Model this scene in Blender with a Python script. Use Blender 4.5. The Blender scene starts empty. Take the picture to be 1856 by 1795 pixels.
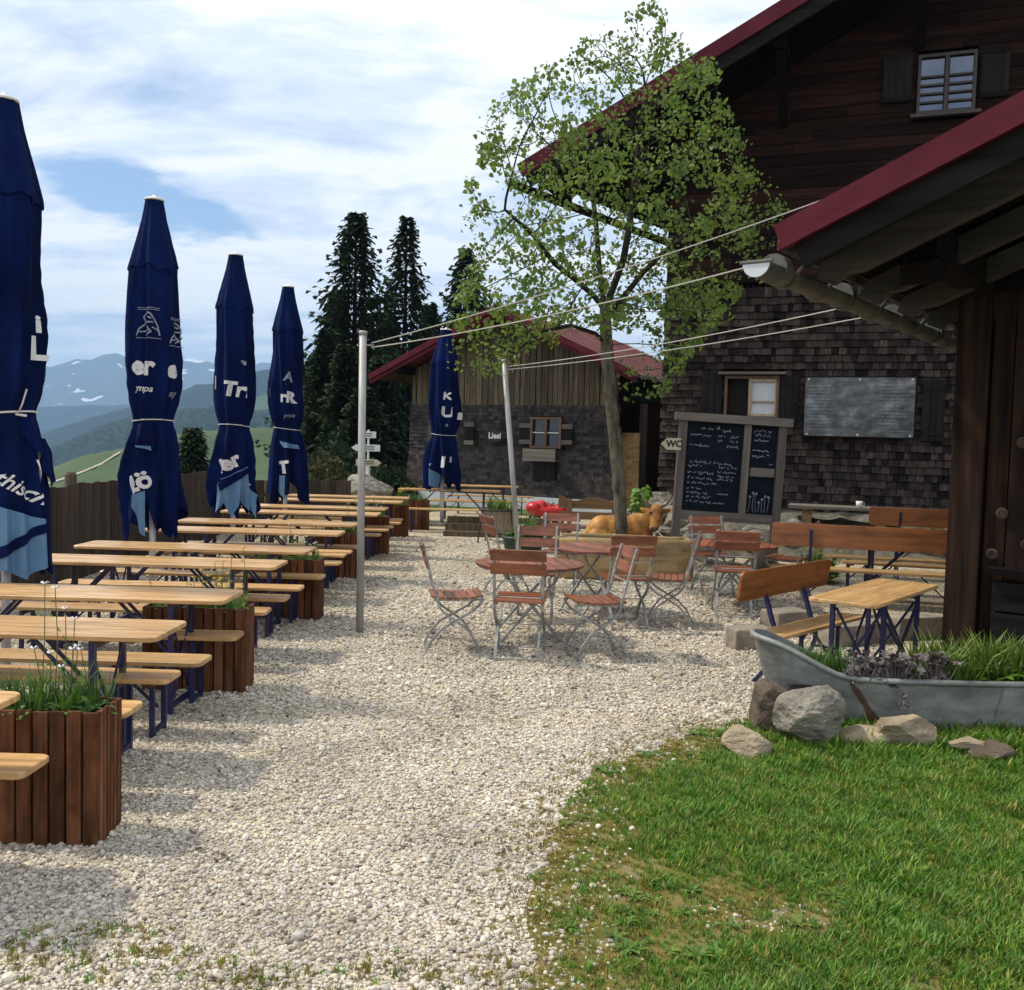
import bpy, bmesh, math, random
import numpy as np
from mathutils import Vector, Matrix, noise as mnoise, kdtree

random.seed(7); rng = np.random.default_rng(7)
C = bpy.context.scene.collection
sc = bpy.context.scene
R = math.radians; PI = math.pi

# ------------------------------------------------------------------ camera
W_, H_, F_ = 1856.0, 1795.0, 1750.0
CAM = Vector((0, 0, 1.85))
pitch, roll = math.atan((897.5 - 800) / F_), R(1.5)
f0 = Vector((0, math.cos(pitch), -math.sin(pitch)))
u0 = Vector((0, math.sin(pitch), math.cos(pitch)))
r0 = Vector((1, 0, 0))
RT = r0 * math.cos(roll) + u0 * math.sin(roll)
UP = u0 * math.cos(roll) - r0 * math.sin(roll)
cd = bpy.data.cameras.new('camera'); cam = bpy.data.objects.new('camera', cd); C.objects.link(cam)
cd.sensor_width = 36; cd.lens = 36 * F_ / W_; cd.clip_start = 0.05; cd.clip_end = 60000
mw = Matrix((RT, UP, -f0)).transposed().to_4x4(); mw.translation = CAM
cam.matrix_world = mw
sc.camera = cam

def ray(px, py):
    return RT * ((px - W_ / 2) / F_) + UP * (-(py - H_ / 2) / F_) + f0
def G(px, py, z=0.0):                      # photo point -> point on the level z
    d = ray(px, py); t = (z - CAM.z) / d.z
    return CAM + d * t
def D(px, py, Y):                          # photo point -> point at the distance Y
    d = ray(px, py); return CAM + d * (Y / d.y)
def project(p):
    v = Vector(p) - CAM; w = v.dot(f0)
    return (W_ / 2 + F_ * v.dot(RT) / w, H_ / 2 - F_ * v.dot(UP) / w)

# ------------------------------------------------------------------ world, sun, exposure
SUN_EL, SUN_AZ = R(54), R(-78)             # azimuth from +Y towards +X
world = bpy.data.worlds.new('World'); sc.world = world; world.use_nodes = True
wt = world.node_tree; wt.nodes.clear()
def wn(t, **k):
    n = wt.nodes.new(t)
    for a, b in k.items(): setattr(n, a, b)
    return n
def wl(a, b): wt.links.new(a, b)
def wmath(op, a, b=None, clamp=False):
    n = wn('ShaderNodeMath', operation=op, use_clamp=clamp)
    for i, s in enumerate((a, b)):
        if s is None: continue
        if isinstance(s, (int, float)): n.inputs[i].default_value = s
        else: wl(s, n.inputs[i])
    return n.outputs[0]
def wsmooth(x, lo, hi):
    n = wn('ShaderNodeMapRange', interpolation_type='SMOOTHSTEP')
    wl(x, n.inputs[0]); n.inputs[1].default_value = lo; n.inputs[2].default_value = hi
    return n.outputs[0]
sky = wn('ShaderNodeTexSky'); sky.sky_type = 'NISHITA'; sky.sun_disc = False
sky.sun_elevation = SUN_EL; sky.sun_rotation = SUN_AZ; sky.altitude = 1300
tc = wn('ShaderNodeTexCoord'); sep = wn('ShaderNodeSeparateXYZ'); wl(tc.outputs['Generated'], sep.inputs[0])
zc = wmath('ADD', wmath('MAXIMUM', sep.outputs[2], 0.0), 0.16)
cx, cy = wmath('DIVIDE', sep.outputs[0], zc), wmath('DIVIDE', sep.outputs[1], zc)
cmb = wn('ShaderNodeCombineXYZ'); wl(cx, cmb.inputs[0]); wl(cy, cmb.inputs[1])
def wnoise(scale, detail, rough, off, sx=1.0, sy=1.0, dist=0.0):
    mp = wn('ShaderNodeMapping'); mp.inputs['Location'].default_value = off; mp.inputs['Scale'].default_value = (sx, sy, 1)
    wl(cmb.outputs[0], mp.inputs[0])
    n = wn('ShaderNodeTexNoise'); n.inputs['Scale'].default_value = scale; n.inputs['Detail'].default_value = detail
    n.inputs['Roughness'].default_value = rough; n.inputs['Distortion'].default_value = dist
    wl(mp.outputs[0], n.inputs['Vector']); return n.outputs[0]
n1 = wnoise(1.1, 9, 0.56, (3.1, 1.7, 0), 1.0, 0.8, 0.3)
n2 = wnoise(1.9, 9, 0.58, (9.2, 4.4, 0), 0.75, 1.35, 0.5)
n3 = wnoise(5.0, 6, 0.6, (1.2, 8.4, 0), 1, 1.3)
cover = wsmooth(n1, 0.22, 0.38)
# one long blue gap low in the west, as the clouds leave it open there
ysafe = wmath('MAXIMUM', sep.outputs[1], 0.02)
aa = wmath('DIVIDE', sep.outputs[0], ysafe); ee = wmath('DIVIDE', sep.outputs[2], ysafe)
mid = wmath('ADD', wmath('MULTIPLY', wmath('ADD', aa, 0.40), -0.27), 0.243)
mid = wmath('ADD', mid, wmath('MULTIPLY', wmath('SUBTRACT', n3, 0.5), 0.07))
off_ = wmath('ABSOLUTE', wmath('SUBTRACT', ee, mid))
along = wmath('ABSOLUTE', wmath('ADD', aa, 0.385))
gapw = wmath('SUBTRACT', 0.031, wmath('MULTIPLY', wmath('MULTIPLY', along, along), 2.3))
gap = wsmooth(wmath('SUBTRACT', gapw, off_), -0.012, 0.010)
cover = wmath('MULTIPLY', cover, wmath('SUBTRACT', 1.0, gap))
ramp = wn('ShaderNodeValToRGB'); wl(wmath('ADD', wmath('MULTIPLY', n2, 0.75), wmath('MULTIPLY', n3, 0.25)), ramp.inputs[0])
cr = ramp.color_ramp; cr.elements[0].position = 0.35; cr.elements[0].color = (0.47, 0.56, 0.75, 1)
cr.elements[1].position = 0.53; cr.elements[1].color = (0.90, 0.91, 0.92, 1)
e_ = cr.elements.new(0.46); e_.color = (0.70, 0.77, 0.87, 1)
bg1 = wn('ShaderNodeBackground'); bg1.inputs[1].default_value = 0.115; wl(sky.outputs[0], bg1.inputs[0])
bg2 = wn('ShaderNodeBackground'); bg2.inputs[1].default_value = 1.0; wl(ramp.outputs[0], bg2.inputs[0])
mx = wn('ShaderNodeMixShader'); wl(cover, mx.inputs[0]); wl(bg1.outputs[0], mx.inputs[1]); wl(bg2.outputs[0], mx.inputs[2])
wo = wn('ShaderNodeOutputWorld'); wl(mx.outputs[0], wo.inputs[0])

sl = bpy.data.lights.new('sun', 'SUN'); sl.energy = 3.0; sl.angle = R(4.0); sl.color = (1.0, 0.91, 0.75)
sun = bpy.data.objects.new('sun', sl); C.objects.link(sun)
sdir = Vector((math.sin(SUN_AZ) * math.cos(SUN_EL), math.cos(SUN_AZ) * math.cos(SUN_EL), math.sin(SUN_EL)))
sun.rotation_euler = sdir.to_track_quat('Z', 'Y').to_euler(); sun.location = (-20, 5, 30)
vs = sc.view_settings; vs.view_transform = 'Standard'; vs.look = 'None'; vs.gamma = 1; vs.exposure = 0.47; vs.use_curve_mapping = False
sc.cycles.use_denoising = True; sc.cycles.max_bounces = 6; sc.cycles.transparent_max_bounces = 6
sc.cycles.caustics_reflective = False; sc.cycles.caustics_refractive = False

# ------------------------------------------------------------------ materials
def mat(name, c1, c2=None, rough=0.7, scale=(4, 4, 4), detail=5, bump=0.0, bscale=None, rnd=0.0, metal=0.0,
        coords='Object', lo=0.35, hi=0.65, trans=0.0, c3=None, spec=0.5, hue=0.0, bdist=0.01):
    m = bpy.data.materials.new(name); m.use_nodes = True; nt = m.node_tree
    b = nt.nodes['Principled BSDF']; out = nt.nodes['Material Output']
    b.inputs['Roughness'].default_value = rough; b.inputs['Metallic'].default_value = metal
    b.inputs['Specular IOR Level'].default_value = spec
    N = nt.nodes.new; L = nt.links.new
    tcn = N('ShaderNodeTexCoord'); mp = N('ShaderNodeMapping'); mp.inputs['Scale'].default_value = scale
    if coords == 'World':
        gm = N('ShaderNodeNewGeometry'); L(gm.outputs['Position'], mp.inputs[0])
    else: L(tcn.outputs[coords], mp.inputs[0])
    oi = N('ShaderNodeObjectInfo')
    if rnd or hue:
        va = N('ShaderNodeVectorMath'); va.operation = 'ADD'; sc_ = N('ShaderNodeMath'); sc_.operation = 'MULTIPLY'; sc_.inputs[1].default_value = 37.0
        L(oi.outputs['Random'], sc_.inputs[0]); L(mp.outputs[0], va.inputs[0]); L(sc_.outputs[0], va.inputs[1]); vec = va.outputs[0]
    else: vec = mp.outputs[0]
    nz = N('ShaderNodeTexNoise'); nz.inputs['Scale'].default_value = 1; nz.inputs['Detail'].default_value = detail; nz.inputs['Roughness'].default_value = 0.6
    L(vec, nz.inputs['Vector'])
    rp = N('ShaderNodeValToRGB'); L(nz.outputs[0], rp.inputs[0])
    c2 = c2 or c1
    rp.color_ramp.elements[0].position = lo; rp.color_ramp.elements[0].color = (*c1, 1)
    rp.color_ramp.elements[1].position = hi; rp.color_ramp.elements[1].color = (*c2, 1)
    if c3:
        e = rp.color_ramp.elements.new(min(0.98, hi + 0.12)); e.color = (*c3, 1)
    col = rp.outputs[0]
    if rnd or hue:
        hs = N('ShaderNodeHueSaturation'); L(col, hs.inputs['Color'])
        mr = N('ShaderNodeMapRange'); L(oi.outputs['Random'], mr.inputs[0]); mr.inputs[3].default_value = 1 - rnd; mr.inputs[4].default_value = 1 + rnd
        L(mr.outputs[0], hs.inputs['Value'])
        if hue:
            wn_ = N('ShaderNodeTexWhiteNoise'); wn_.noise_dimensions = '1D'; L(oi.outputs['Random'], wn_.inputs['W'])
            m2 = N('ShaderNodeMapRange'); L(wn_.outputs['Value'], m2.inputs[0]); m2.inputs[3].default_value = 0.5 - hue; m2.inputs[4].default_value = 0.5 + hue
            L(m2.outputs[0], hs.inputs['Hue'])
        col = hs.outputs[0]
    L(col, b.inputs['Base Color'])
    if bump:
        nb = N('ShaderNodeTexNoise'); nb.inputs['Scale'].default_value = 1; nb.inputs['Detail'].default_value = 6
        mb = N('ShaderNodeMapping'); mb.inputs['Scale'].default_value = bscale or tuple(s * 3 for s in scale)
        if coords == 'World': L(gm.outputs['Position'], mb.inputs[0])
        else: L(tcn.outputs[coords], mb.inputs[0])
        L(mb.outputs[0], nb.inputs['Vector'])
        bp = N('ShaderNodeBump'); bp.inputs['Strength'].default_value = bump; bp.inputs['Distance'].default_value = bdist
        L(nb.outputs[0], bp.inputs['Height']); L(bp.outputs[0], b.inputs['Normal'])
    if trans:
        tr = N('ShaderNodeBsdfTranslucent'); L(col, tr.inputs[0]); ms = N('ShaderNodeMixShader'); ms.inputs[0].default_value = trans
        L(b.outputs[0], ms.inputs[1]); L(tr.outputs[0], ms.inputs[2]); L(ms.outputs[0], out.inputs[0])
    return m

def wood(name, a, b, rough=0.6, rnd=0.2, bump=0.3, axis=0, fine=40, c3=None, **k):
    s = [fine, fine, fine]; s[axis] = fine * 0.05
    return mat(name, a, b, rough, tuple(s), 6, bump, tuple(x * 2 for x in s), rnd, c3=c3, **k)

M = {}
M['pine'] = wood('lacquered_pine', (0.36, 0.185, 0.062), (0.60, 0.375, 0.165), 0.32, 0.14, 0.10, 0, 26, c3=(0.70, 0.47, 0.235), lo=.28, hi=.60)
M['pineback'] = wood('orange_lacquered_pine', (0.17, 0.053, 0.011), (0.29, 0.098, 0.022), 0.45, 0.2, 0.1, 0, 22)
M['blue'] = mat('blue_painted_steel', (0.010, 0.012, 0.060), (0.016, 0.018, 0.085), 0.42, (9, 9, 9))
M['planter'] = wood('brown_stained_slat', (0.085, 0.034, 0.016), (0.165, 0.066, 0.030), 0.65, 0.32, 0.3, 2, 30)
M['planterframe'] = wood('dark_planter_lining', (0.012, 0.009, 0.008), (0.02, 0.015, 0.012), 0.9, 0, 0.2, 2, 20)
M['chairwood'] = wood('red_brown_slat', (0.165, 0.052, 0.025), (0.27, 0.094, 0.044), 0.42, 0.25, 0.2, 1, 40)
M['steel'] = mat('galvanised_steel', (0.24, 0.25, 0.24), (0.36, 0.365, 0.355), 0.5, (14, 14, 14), metal=0.2)
M['pole'] = mat('weathered_grey_pole', (0.26, 0.255, 0.245), (0.40, 0.395, 0.385), 0.55, (10, 10, 2), bump=0.1, metal=0.2)
M['navy'] = mat('navy_canvas', (0.0010, 0.0050, 0.036), (0.0020, 0.0105, 0.078), 0.9, (3, 3, 1.5), bump=0.55, bscale=(16, 16, 3.2), trans=0.06, bdist=0.03)
M['lining'] = mat('pale_blue_lining', (0.085, 0.20, 0.36), (0.12, 0.25, 0.42), 0.75, (3, 3, 3), bump=0.25, bscale=(14, 14, 9), trans=0.15, bdist=0.02)
M['print'] = mat('white_print', (0.60, 0.61, 0.63), (0.68, 0.69, 0.71), 0.7, (20, 20, 20))
M['dimprint'] = mat('faded_grey_print', (0.20, 0.23, 0.30), (0.28, 0.31, 0.38), 0.7, (20, 20, 20))
M['cap'] = mat('white_plastic_cap', (0.75, 0.75, 0.74), (0.8, 0.8, 0.79), 0.4)
M['upole'] = mat('pale_aluminium_pole', (0.52, 0.54, 0.58), (0.60, 0.62, 0.66), 0.4, metal=0.3)
M['cord'] = mat('white_cord', (0.62, 0.60, 0.58), (0.72, 0.7, 0.68), 0.8)
M['wire'] = mat('pale_wire', (0.45, 0.44, 0.40), (0.52, 0.5, 0.46), 0.5)
M['fence'] = wood('weathered_grey_brown_board', (0.040, 0.030, 0.024), (0.085, 0.066, 0.052), 0.85, 0.3, 0.5, 2, 26)
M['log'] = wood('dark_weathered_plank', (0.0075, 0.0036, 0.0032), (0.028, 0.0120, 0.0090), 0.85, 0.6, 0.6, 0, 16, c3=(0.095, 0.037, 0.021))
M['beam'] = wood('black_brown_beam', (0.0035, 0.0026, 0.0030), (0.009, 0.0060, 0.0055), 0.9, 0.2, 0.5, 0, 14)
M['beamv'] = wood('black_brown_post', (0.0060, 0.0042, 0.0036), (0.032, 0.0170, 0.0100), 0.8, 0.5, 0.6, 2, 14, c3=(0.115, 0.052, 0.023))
M['shingle'] = wood('dark_shingle', (0.0160, 0.0118, 0.0105), (0.068, 0.051, 0.045), 0.8, 0.8, 0.4, 2, 40, hue=0.02)
M['barnshingle'] = wood('grey_shingle', (0.024, 0.021, 0.022), (0.055, 0.048, 0.047), 0.75, 0.3, 0.4, 2, 30)
M['batten'] = wood('silvered_batten', (0.065, 0.050, 0.034), (0.165, 0.13, 0.088), 0.8, 0.35, 0.4, 2, 26)
M['redmetal'] = mat('dark_red_sheet_metal', (0.080, 0.0065, 0.016), (0.108, 0.0100, 0.022), 0.6, (2, 2, 2), spec=0.18)
M['redroof'] = mat('red_sheet_roof', (0.13, 0.022, 0.024), (0.19, 0.038, 0.036), 0.55, (1.5, 1.5, 1.5), bump=0.15)
M['rafterwood'] = wood('grey_rafter', (0.018, 0.015, 0.013), (0.050, 0.043, 0.036), 0.85, 0.2, 0.3, 0, 12)
M['greybarge'] = wood('grey_barge_board', (0.0085, 0.0075, 0.0078), (0.020, 0.0175, 0.0175), 0.9, 0.1, 0.3, 0, 12)
M['shutter'] = wood('dark_shutter_board', (0.011, 0.0095, 0.011), (0.024, 0.021, 0.022), 0.75, 0.2, 0.3, 2, 20)
M['greywood'] = wood('silver_grey_timber', (0.115, 0.100, 0.086), (0.20, 0.178, 0.155), 0.85, 0.2, 0.5, 0, 14)
M['greywoodv'] = wood('silver_grey_post', (0.115, 0.100, 0.090), (0.20, 0.178, 0.160), 0.85, 0.2, 0.5, 2, 14)
M['slate'] = mat('blue_black_chalkboard', (0.0045, 0.0070, 0.013), (0.008, 0.0125, 0.022), 0.7, (4, 4, 4))
M['chalk'] = mat('chalk', (0.33, 0.37, 0.43), (0.46, 0.5, 0.56), 0.9, (60, 60, 60))
M['paleframe'] = wood('pale_window_frame', (0.36, 0.27, 0.18), (0.46, 0.36, 0.25), 0.5, 0.05, 0.1, 2, 14)
M['brownframe'] = wood('brown_window_frame', (0.11, 0.06, 0.035), (0.16, 0.09, 0.055), 0.6, 0.1, 0.1, 2, 14)
M['dimframe'] = wood('dark_weathered_frame', (0.030, 0.022, 0.022), (0.060, 0.045, 0.042), 0.6, 0.1, 0.1, 2, 14)
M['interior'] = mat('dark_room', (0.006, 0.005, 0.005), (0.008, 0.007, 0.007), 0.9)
M['curtain'] = mat('white_curtain', (0.55, 0.58, 0.62), (0.66, 0.69, 0.73), 0.9, (30, 1, 2))
M['plaster'] = mat('whitewashed_plaster', (0.50, 0.53, 0.56), (0.62, 0.64, 0.66), 0.85, (3, 3, 3), bump=0.2)
M['zinc'] = mat('worn_zinc', (0.15, 0.162, 0.155), (0.29, 0.305, 0.295), 0.5, (3, 3, 5), bump=0.15, metal=0.2, c3=(0.15, 0.155, 0.14), detail=7)
M['guttermetal'] = mat('dull_brown_grey_gutter', (0.060, 0.057, 0.050), (0.13, 0.125, 0.105), 0.55, (6, 6, 6), metal=0.1)
M['rust'] = mat('rust_stain', (0.045, 0.022, 0.013), (0.11, 0.055, 0.032), 0.9, (14, 14, 14))
M['rock'] = mat('yellow_flecked_grey_rock', (0.12, 0.112, 0.098), (0.30, 0.275, 0.225), 0.9, (5, 5, 9), 8, 0.9, (9, 9, 22), rnd=0.1, c3=(0.38, 0.315, 0.165), bdist=0.03)  # grey noise, yellowish at its peaks
M['rockwarm'] = mat('ochre_sandstone', (0.20, 0.155, 0.105), (0.36, 0.29, 0.20), 0.9, (6, 6, 10), 8, 0.7, (12, 12, 26), rnd=0.1, c3=(0.44, 0.35, 0.24), bdist=0.02)
M['rockdark'] = mat('dark_brown_rock', (0.06, 0.045, 0.035), (0.14, 0.105, 0.08), 0.9, (6, 6, 6), 8, 0.8, (14, 14, 14), bdist=0.02)
M['stoneblock'] = mat('hewn_stone', (0.17, 0.145, 0.115), (0.30, 0.26, 0.21), 0.9, (9, 9, 9), 8, 0.6, (30, 30, 30), rnd=0.15, bdist=0.01)
M['trough'] = wood('pale_hewn_log', (0.27, 0.175, 0.075), (0.43, 0.295, 0.14), 0.8, 0.05, 0.4, 0, 12)
M['cow'] = mat('golden_brown_hide', (0.30, 0.115, 0.014), (0.52, 0.24, 0.036), 0.55, (3, 3, 3), bump=0.15)
M['cowface'] = mat('darker_muzzle', (0.10, 0.05, 0.028), (0.16, 0.085, 0.05), 0.5, (8, 8, 8))
M['horn'] = mat('horn', (0.20, 0.15, 0.09), (0.32, 0.25, 0.16), 0.4, (20, 20, 20))
M['dark'] = mat('near_black', (0.012, 0.012, 0.012), (0.02, 0.02, 0.02), 0.6)
M['red'] = mat('bright_red_plastic', (0.48, 0.015, 0.018), (0.52, 0.02, 0.022), 0.3)
M['white'] = mat('white_paint', (0.66, 0.66, 0.64), (0.74, 0.74, 0.72), 0.5)
M['signwood'] = mat('pale_sign_board', (0.50, 0.43, 0.31), (0.60, 0.52, 0.38), 0.7, (8, 8, 8))
M['greenpot'] = mat('dark_green_pot', (0.010, 0.03, 0.022), (0.016, 0.042, 0.03), 0.5)
M['barrel'] = wood('weathered_stave', (0.16, 0.125, 0.10), (0.27, 0.22, 0.175), 0.8, 0.2, 0.4, 2, 20)
M['carved'] = wood('carved_brown_bench', (0.15, 0.075, 0.026), (0.25, 0.135, 0.052), 0.6, 0.15, 0.3, 0, 14)
M['bark'] = mat('grey_mossy_bark', (0.030, 0.027, 0.020), (0.175, 0.160, 0.115), 0.95, (9, 9, 4), 7, 0.9, (30, 30, 12), c3=(0.13, 0.12, 0.028), bdist=0.02)
M['twig'] = mat('dark_twig', (0.018, 0.015, 0.012), (0.042, 0.036, 0.026), 0.9, (9, 9, 9))
M['leaf'] = mat('young_maple_leaf', (0.080, 0.150, 0.022), (0.20, 0.285, 0.050), 0.5, (1.3, 1.3, 1.3), 4, trans=0.5, coords='World', c3=(0.36, 0.34, 0.075))
M['needle'] = mat('spruce_needle', (0.011, 0.024, 0.014), (0.040, 0.064, 0.029), 0.8, (0.8, 0.8, 0.8), trans=0.15, coords='World')
M['barkdark'] = mat('spruce_bark', (0.03, 0.022, 0.018), (0.06, 0.045, 0.036), 0.95, (4, 4, 2))
M['foliage'] = mat('garden_green', (0.055, 0.125, 0.018), (0.145, 0.250, 0.035), 0.55, (8, 8, 8), trans=0.3, hue=0.02, rnd=0.15)
M['brightfol'] = mat('bright_green_leaf', (0.095, 0.20, 0.015), (0.16, 0.30, 0.028), 0.5, (8, 8, 8), trans=0.35)
M['succulent'] = mat('grey_purple_rosette', (0.075, 0.055, 0.062), (0.17, 0.145, 0.145), 0.6, (14, 14, 14), c3=(0.17, 0.20, 0.15))
M['bush'] = mat('olive_bush', (0.045, 0.050, 0.022), (0.10, 0.095, 0.045), 0.8, (3, 3, 3), trans=0.2)
M['flower'] = mat('pale_petal', (0.62, 0.62, 0.70), (0.74, 0.74, 0.8), 0.6)
M['yellowflower'] = mat('yellow_petal', (0.62, 0.42, 0.02), (0.7, 0.5, 0.04), 0.6)
M['soil'] = mat('potting_soil', (0.018, 0.013, 0.010), (0.035, 0.026, 0.02), 0.95, (20, 20, 20), bump=0.6)
M['terracotta'] = mat('terracotta', (0.24, 0.105, 0.06), (0.30, 0.14, 0.085), 0.8)

def add_stains(m, scale, lo, hi=1.08, bare=None):
    """worn, dirty areas of their own shape over the finish, different on every copy"""
    nt = m.node_tree; N = nt.nodes.new; L = nt.links.new; b = nt.nodes['Principled BSDF']; old = b.inputs['Base Color'].links[0].from_socket
    t = N('ShaderNodeTexCoord'); oi = N('ShaderNodeObjectInfo'); k = N('ShaderNodeMath'); k.operation = 'MULTIPLY'; k.inputs[1].default_value = 91.0; L(oi.outputs['Random'], k.inputs[0])
    mp = N('ShaderNodeMapping'); mp.inputs['Scale'].default_value = scale; L(t.outputs['Object'], mp.inputs[0]); va = N('ShaderNodeVectorMath'); L(mp.outputs[0], va.inputs[0]); L(k.outputs[0], va.inputs[1])
    nz = N('ShaderNodeTexNoise'); nz.inputs['Scale'].default_value = 1; nz.inputs['Detail'].default_value = 8; nz.inputs['Roughness'].default_value = .68; L(va.outputs[0], nz.inputs['Vector'])
    mr = N('ShaderNodeMapRange'); L(nz.outputs[0], mr.inputs[0]); mr.inputs[1].default_value = .36; mr.inputs[2].default_value = .58; mr.inputs[3].default_value = lo; mr.inputs[4].default_value = hi
    mu = N('ShaderNodeMix'); mu.data_type = 'RGBA'; mu.blend_type = 'MULTIPLY'; mu.inputs[0].default_value = 1; L(old, mu.inputs[6]); L(mr.outputs[0], mu.inputs[7]); col = mu.outputs[2]
    if bare:
        m2 = N('ShaderNodeMapRange'); L(nz.outputs[0], m2.inputs[0]); m2.inputs[1].default_value = .60; m2.inputs[2].default_value = .70; m2.inputs[4].default_value = .65
        mm = N('ShaderNodeMix'); mm.data_type = 'RGBA'; L(m2.outputs[0], mm.inputs[0]); L(col, mm.inputs[6]); mm.inputs[7].default_value = (*bare, 1); col = mm.outputs[2]
    L(col, b.inputs['Base Color'])
    rr_ = N('ShaderNodeMapRange'); L(nz.outputs[0], rr_.inputs[0]); r0_ = b.inputs['Roughness'].default_value; rr_.inputs[1].default_value = .3; rr_.inputs[2].default_value = .7; rr_.inputs[3].default_value = min(1, r0_ + .2); rr_.inputs[4].default_value = max(.1, r0_ - .08); L(rr_.outputs[0], b.inputs['Roughness'])
add_stains(M['pine'], (2.2, 7, 7), .66, 1.08, (0.40, 0.33, 0.25)); add_stains(M['pineback'], (2.2, 6, 6), .70, 1.1); add_stains(M['planter'], (9, 9, 3.5), .52, 1.15, (0.14, 0.105, 0.085))
add_stains(M['chairwood'], (12, 5, 12), .65, 1.1); add_stains(M['redmetal'], (1.2, 1.2, 1.2), .74, 1.06); add_stains(M['redroof'], (.9, .9, .9), .66, 1.08); add_stains(M['zinc'], (3, 3, 7), .62, 1.12); add_stains(M['cow'], (5, 5, 5), .50, 1.1, (0.60, 0.42, 0.20)); add_stains(M['trough'], (2, 6, 5), .55, 1.1)
add_stains(M['blue'], (8, 8, 8), .7, 1.1); add_stains(M['steel'], (9, 9, 9), .6, 1.1); add_stains(M['navy'], (2.5, 2.5, 1.2), .72, 1.12)

# ------------------------------------------------------------------ mesh helpers
class MB:
    def __init__(s): s.v = []; s.f = []
    def add(s, vs, fs, Mx=None):
        o = len(s.v)
        s.v += [tuple(Mx @ Vector(v)) if Mx else tuple(v) for v in vs]
        s.f += [tuple(i + o for i in f) for f in fs]; return s
    def box(s, c, d, Mx=None, rz=0, ry=0, rx=0, taper=1.0):
        x, y, z = (q / 2 for q in d)
        vs = [Vector((sx * x * (taper if sz > 0 else 1), sy * y * (taper if sz > 0 else 1), sz * z)) for sz in (-1, 1) for sy in (-1, 1) for sx in (-1, 1)]
        T = Matrix.Translation(c) @ Matrix.Rotation(rz, 4, 'Z') @ Matrix.Rotation(ry, 4, 'Y') @ Matrix.Rotation(rx, 4, 'X')
        if Mx: T = Mx @ T
        return s.add(vs, [(0, 2, 3, 1), (4, 5, 7, 6), (0, 1, 5, 4), (2, 6, 7, 3), (0, 4, 6, 2), (1, 3, 7, 5)], T)
    def prism(s, poly, z0, z1, Mx=None, ch=0.0):
        n = len(poly); vs = []; fs = []
        if ch:
            cx = sum(p[0] for p in poly) / n; cy = sum(p[1] for p in poly) / n
            def inn(p):
                d = Vector((p[0] - cx, p[1] - cy)); l = d.length or 1; return (p[0] - ch * (1 if d.x > 0 else -1), p[1] - ch * (1 if d.y > 0 else -1))
            rings = [([inn(p) for p in poly], z0), (poly, z0 + ch), (poly, z1 - ch), ([inn(p) for p in poly], z1)]
        else: rings = [(poly, z0), (poly, z1)]
        for pl, z in rings: vs += [(p[0], p[1], z) for p in pl]
        for k in range(len(rings) - 1):
            for i in range(n):
                j = (i + 1) % n; fs.append((k * n + i, k * n + j, (k + 1) * n + j, (k + 1) * n + i))
        fs.append(tuple(range(n - 1, -1, -1))); fs.append(tuple((len(rings) - 1) * n + i for i in range(n)))
        return s.add(vs, fs, Mx)
    def tube(s, pts, r, n=6, caps=True, Mx=None, sq=(1, 1)):
        pts = [Vector(p) for p in pts]; m = len(pts)
        rs = r if isinstance(r, (list, tuple)) else [r] * m
        vs = []; fs = []; t0 = (pts[1] - pts[0]).normalized()
        a = Vector((0, 0, 1)) if abs(t0.z) < 0.9 else Vector((1, 0, 0))
        nx = t0.cross(a).normalized()
        for i, p in enumerate(pts):
            t = (pts[min(i + 1, m - 1)] - pts[max(i - 1, 0)]).normalized()
            nx = (nx - t * nx.dot(t)); nx = nx.normalized() if nx.length > 1e-6 else t.orthogonal().normalized(); ny = t.cross(nx)
            for k in range(n):
                an = 2 * PI * (k + 0.5) / n
                vs.append(p + nx * (math.cos(an) * rs[i] * sq[0]) + ny * (math.sin(an) * rs[i] * sq[1]))
        for i in range(m - 1):
            for k in range(n):
                k2 = (k + 1) % n; fs.append((i * n + k, i * n + k2, (i + 1) * n + k2, (i + 1) * n + k))
        if caps: fs.append(tuple(range(n - 1, -1, -1))); fs.append(tuple((m - 1) * n + k for k in range(n)))
        return s.add(vs, fs, Mx)
    def lathe(s, prof, n=16, Mx=None, caps=True):
        vs = []; fs = []; m = len(prof)
        for r, z in prof:
            vs += [(r * math.cos(2 * PI * k / n), r * math.sin(2 * PI * k / n), z) for k in range(n)]
        for i in range(m - 1):
            for k in range(n):
                k2 = (k + 1) % n; fs.append((i * n + k, i * n + k2, (i + 1) * n + k2, (i + 1) * n + k))
        if caps: fs.append(tuple(range(n - 1, -1, -1))); fs.append(tuple((m - 1) * n + k for k in range(n)))
        return s.add(vs, fs, Mx)
    def mesh(s, name, m, smooth=False):
        me = bpy.data.meshes.new(name); me.from_pydata(s.v, [], s.f); me.materials.append(m); me.update()
        if smooth:
            me.polygons.foreach_set('use_smooth', [True] * len(me.polygons))
        return me
    def build(s, name, m, parent=None, smooth=False, loc=None, rz=None):
        return obj(name, s.mesh(name, m, smooth), parent, loc, rz)

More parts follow.
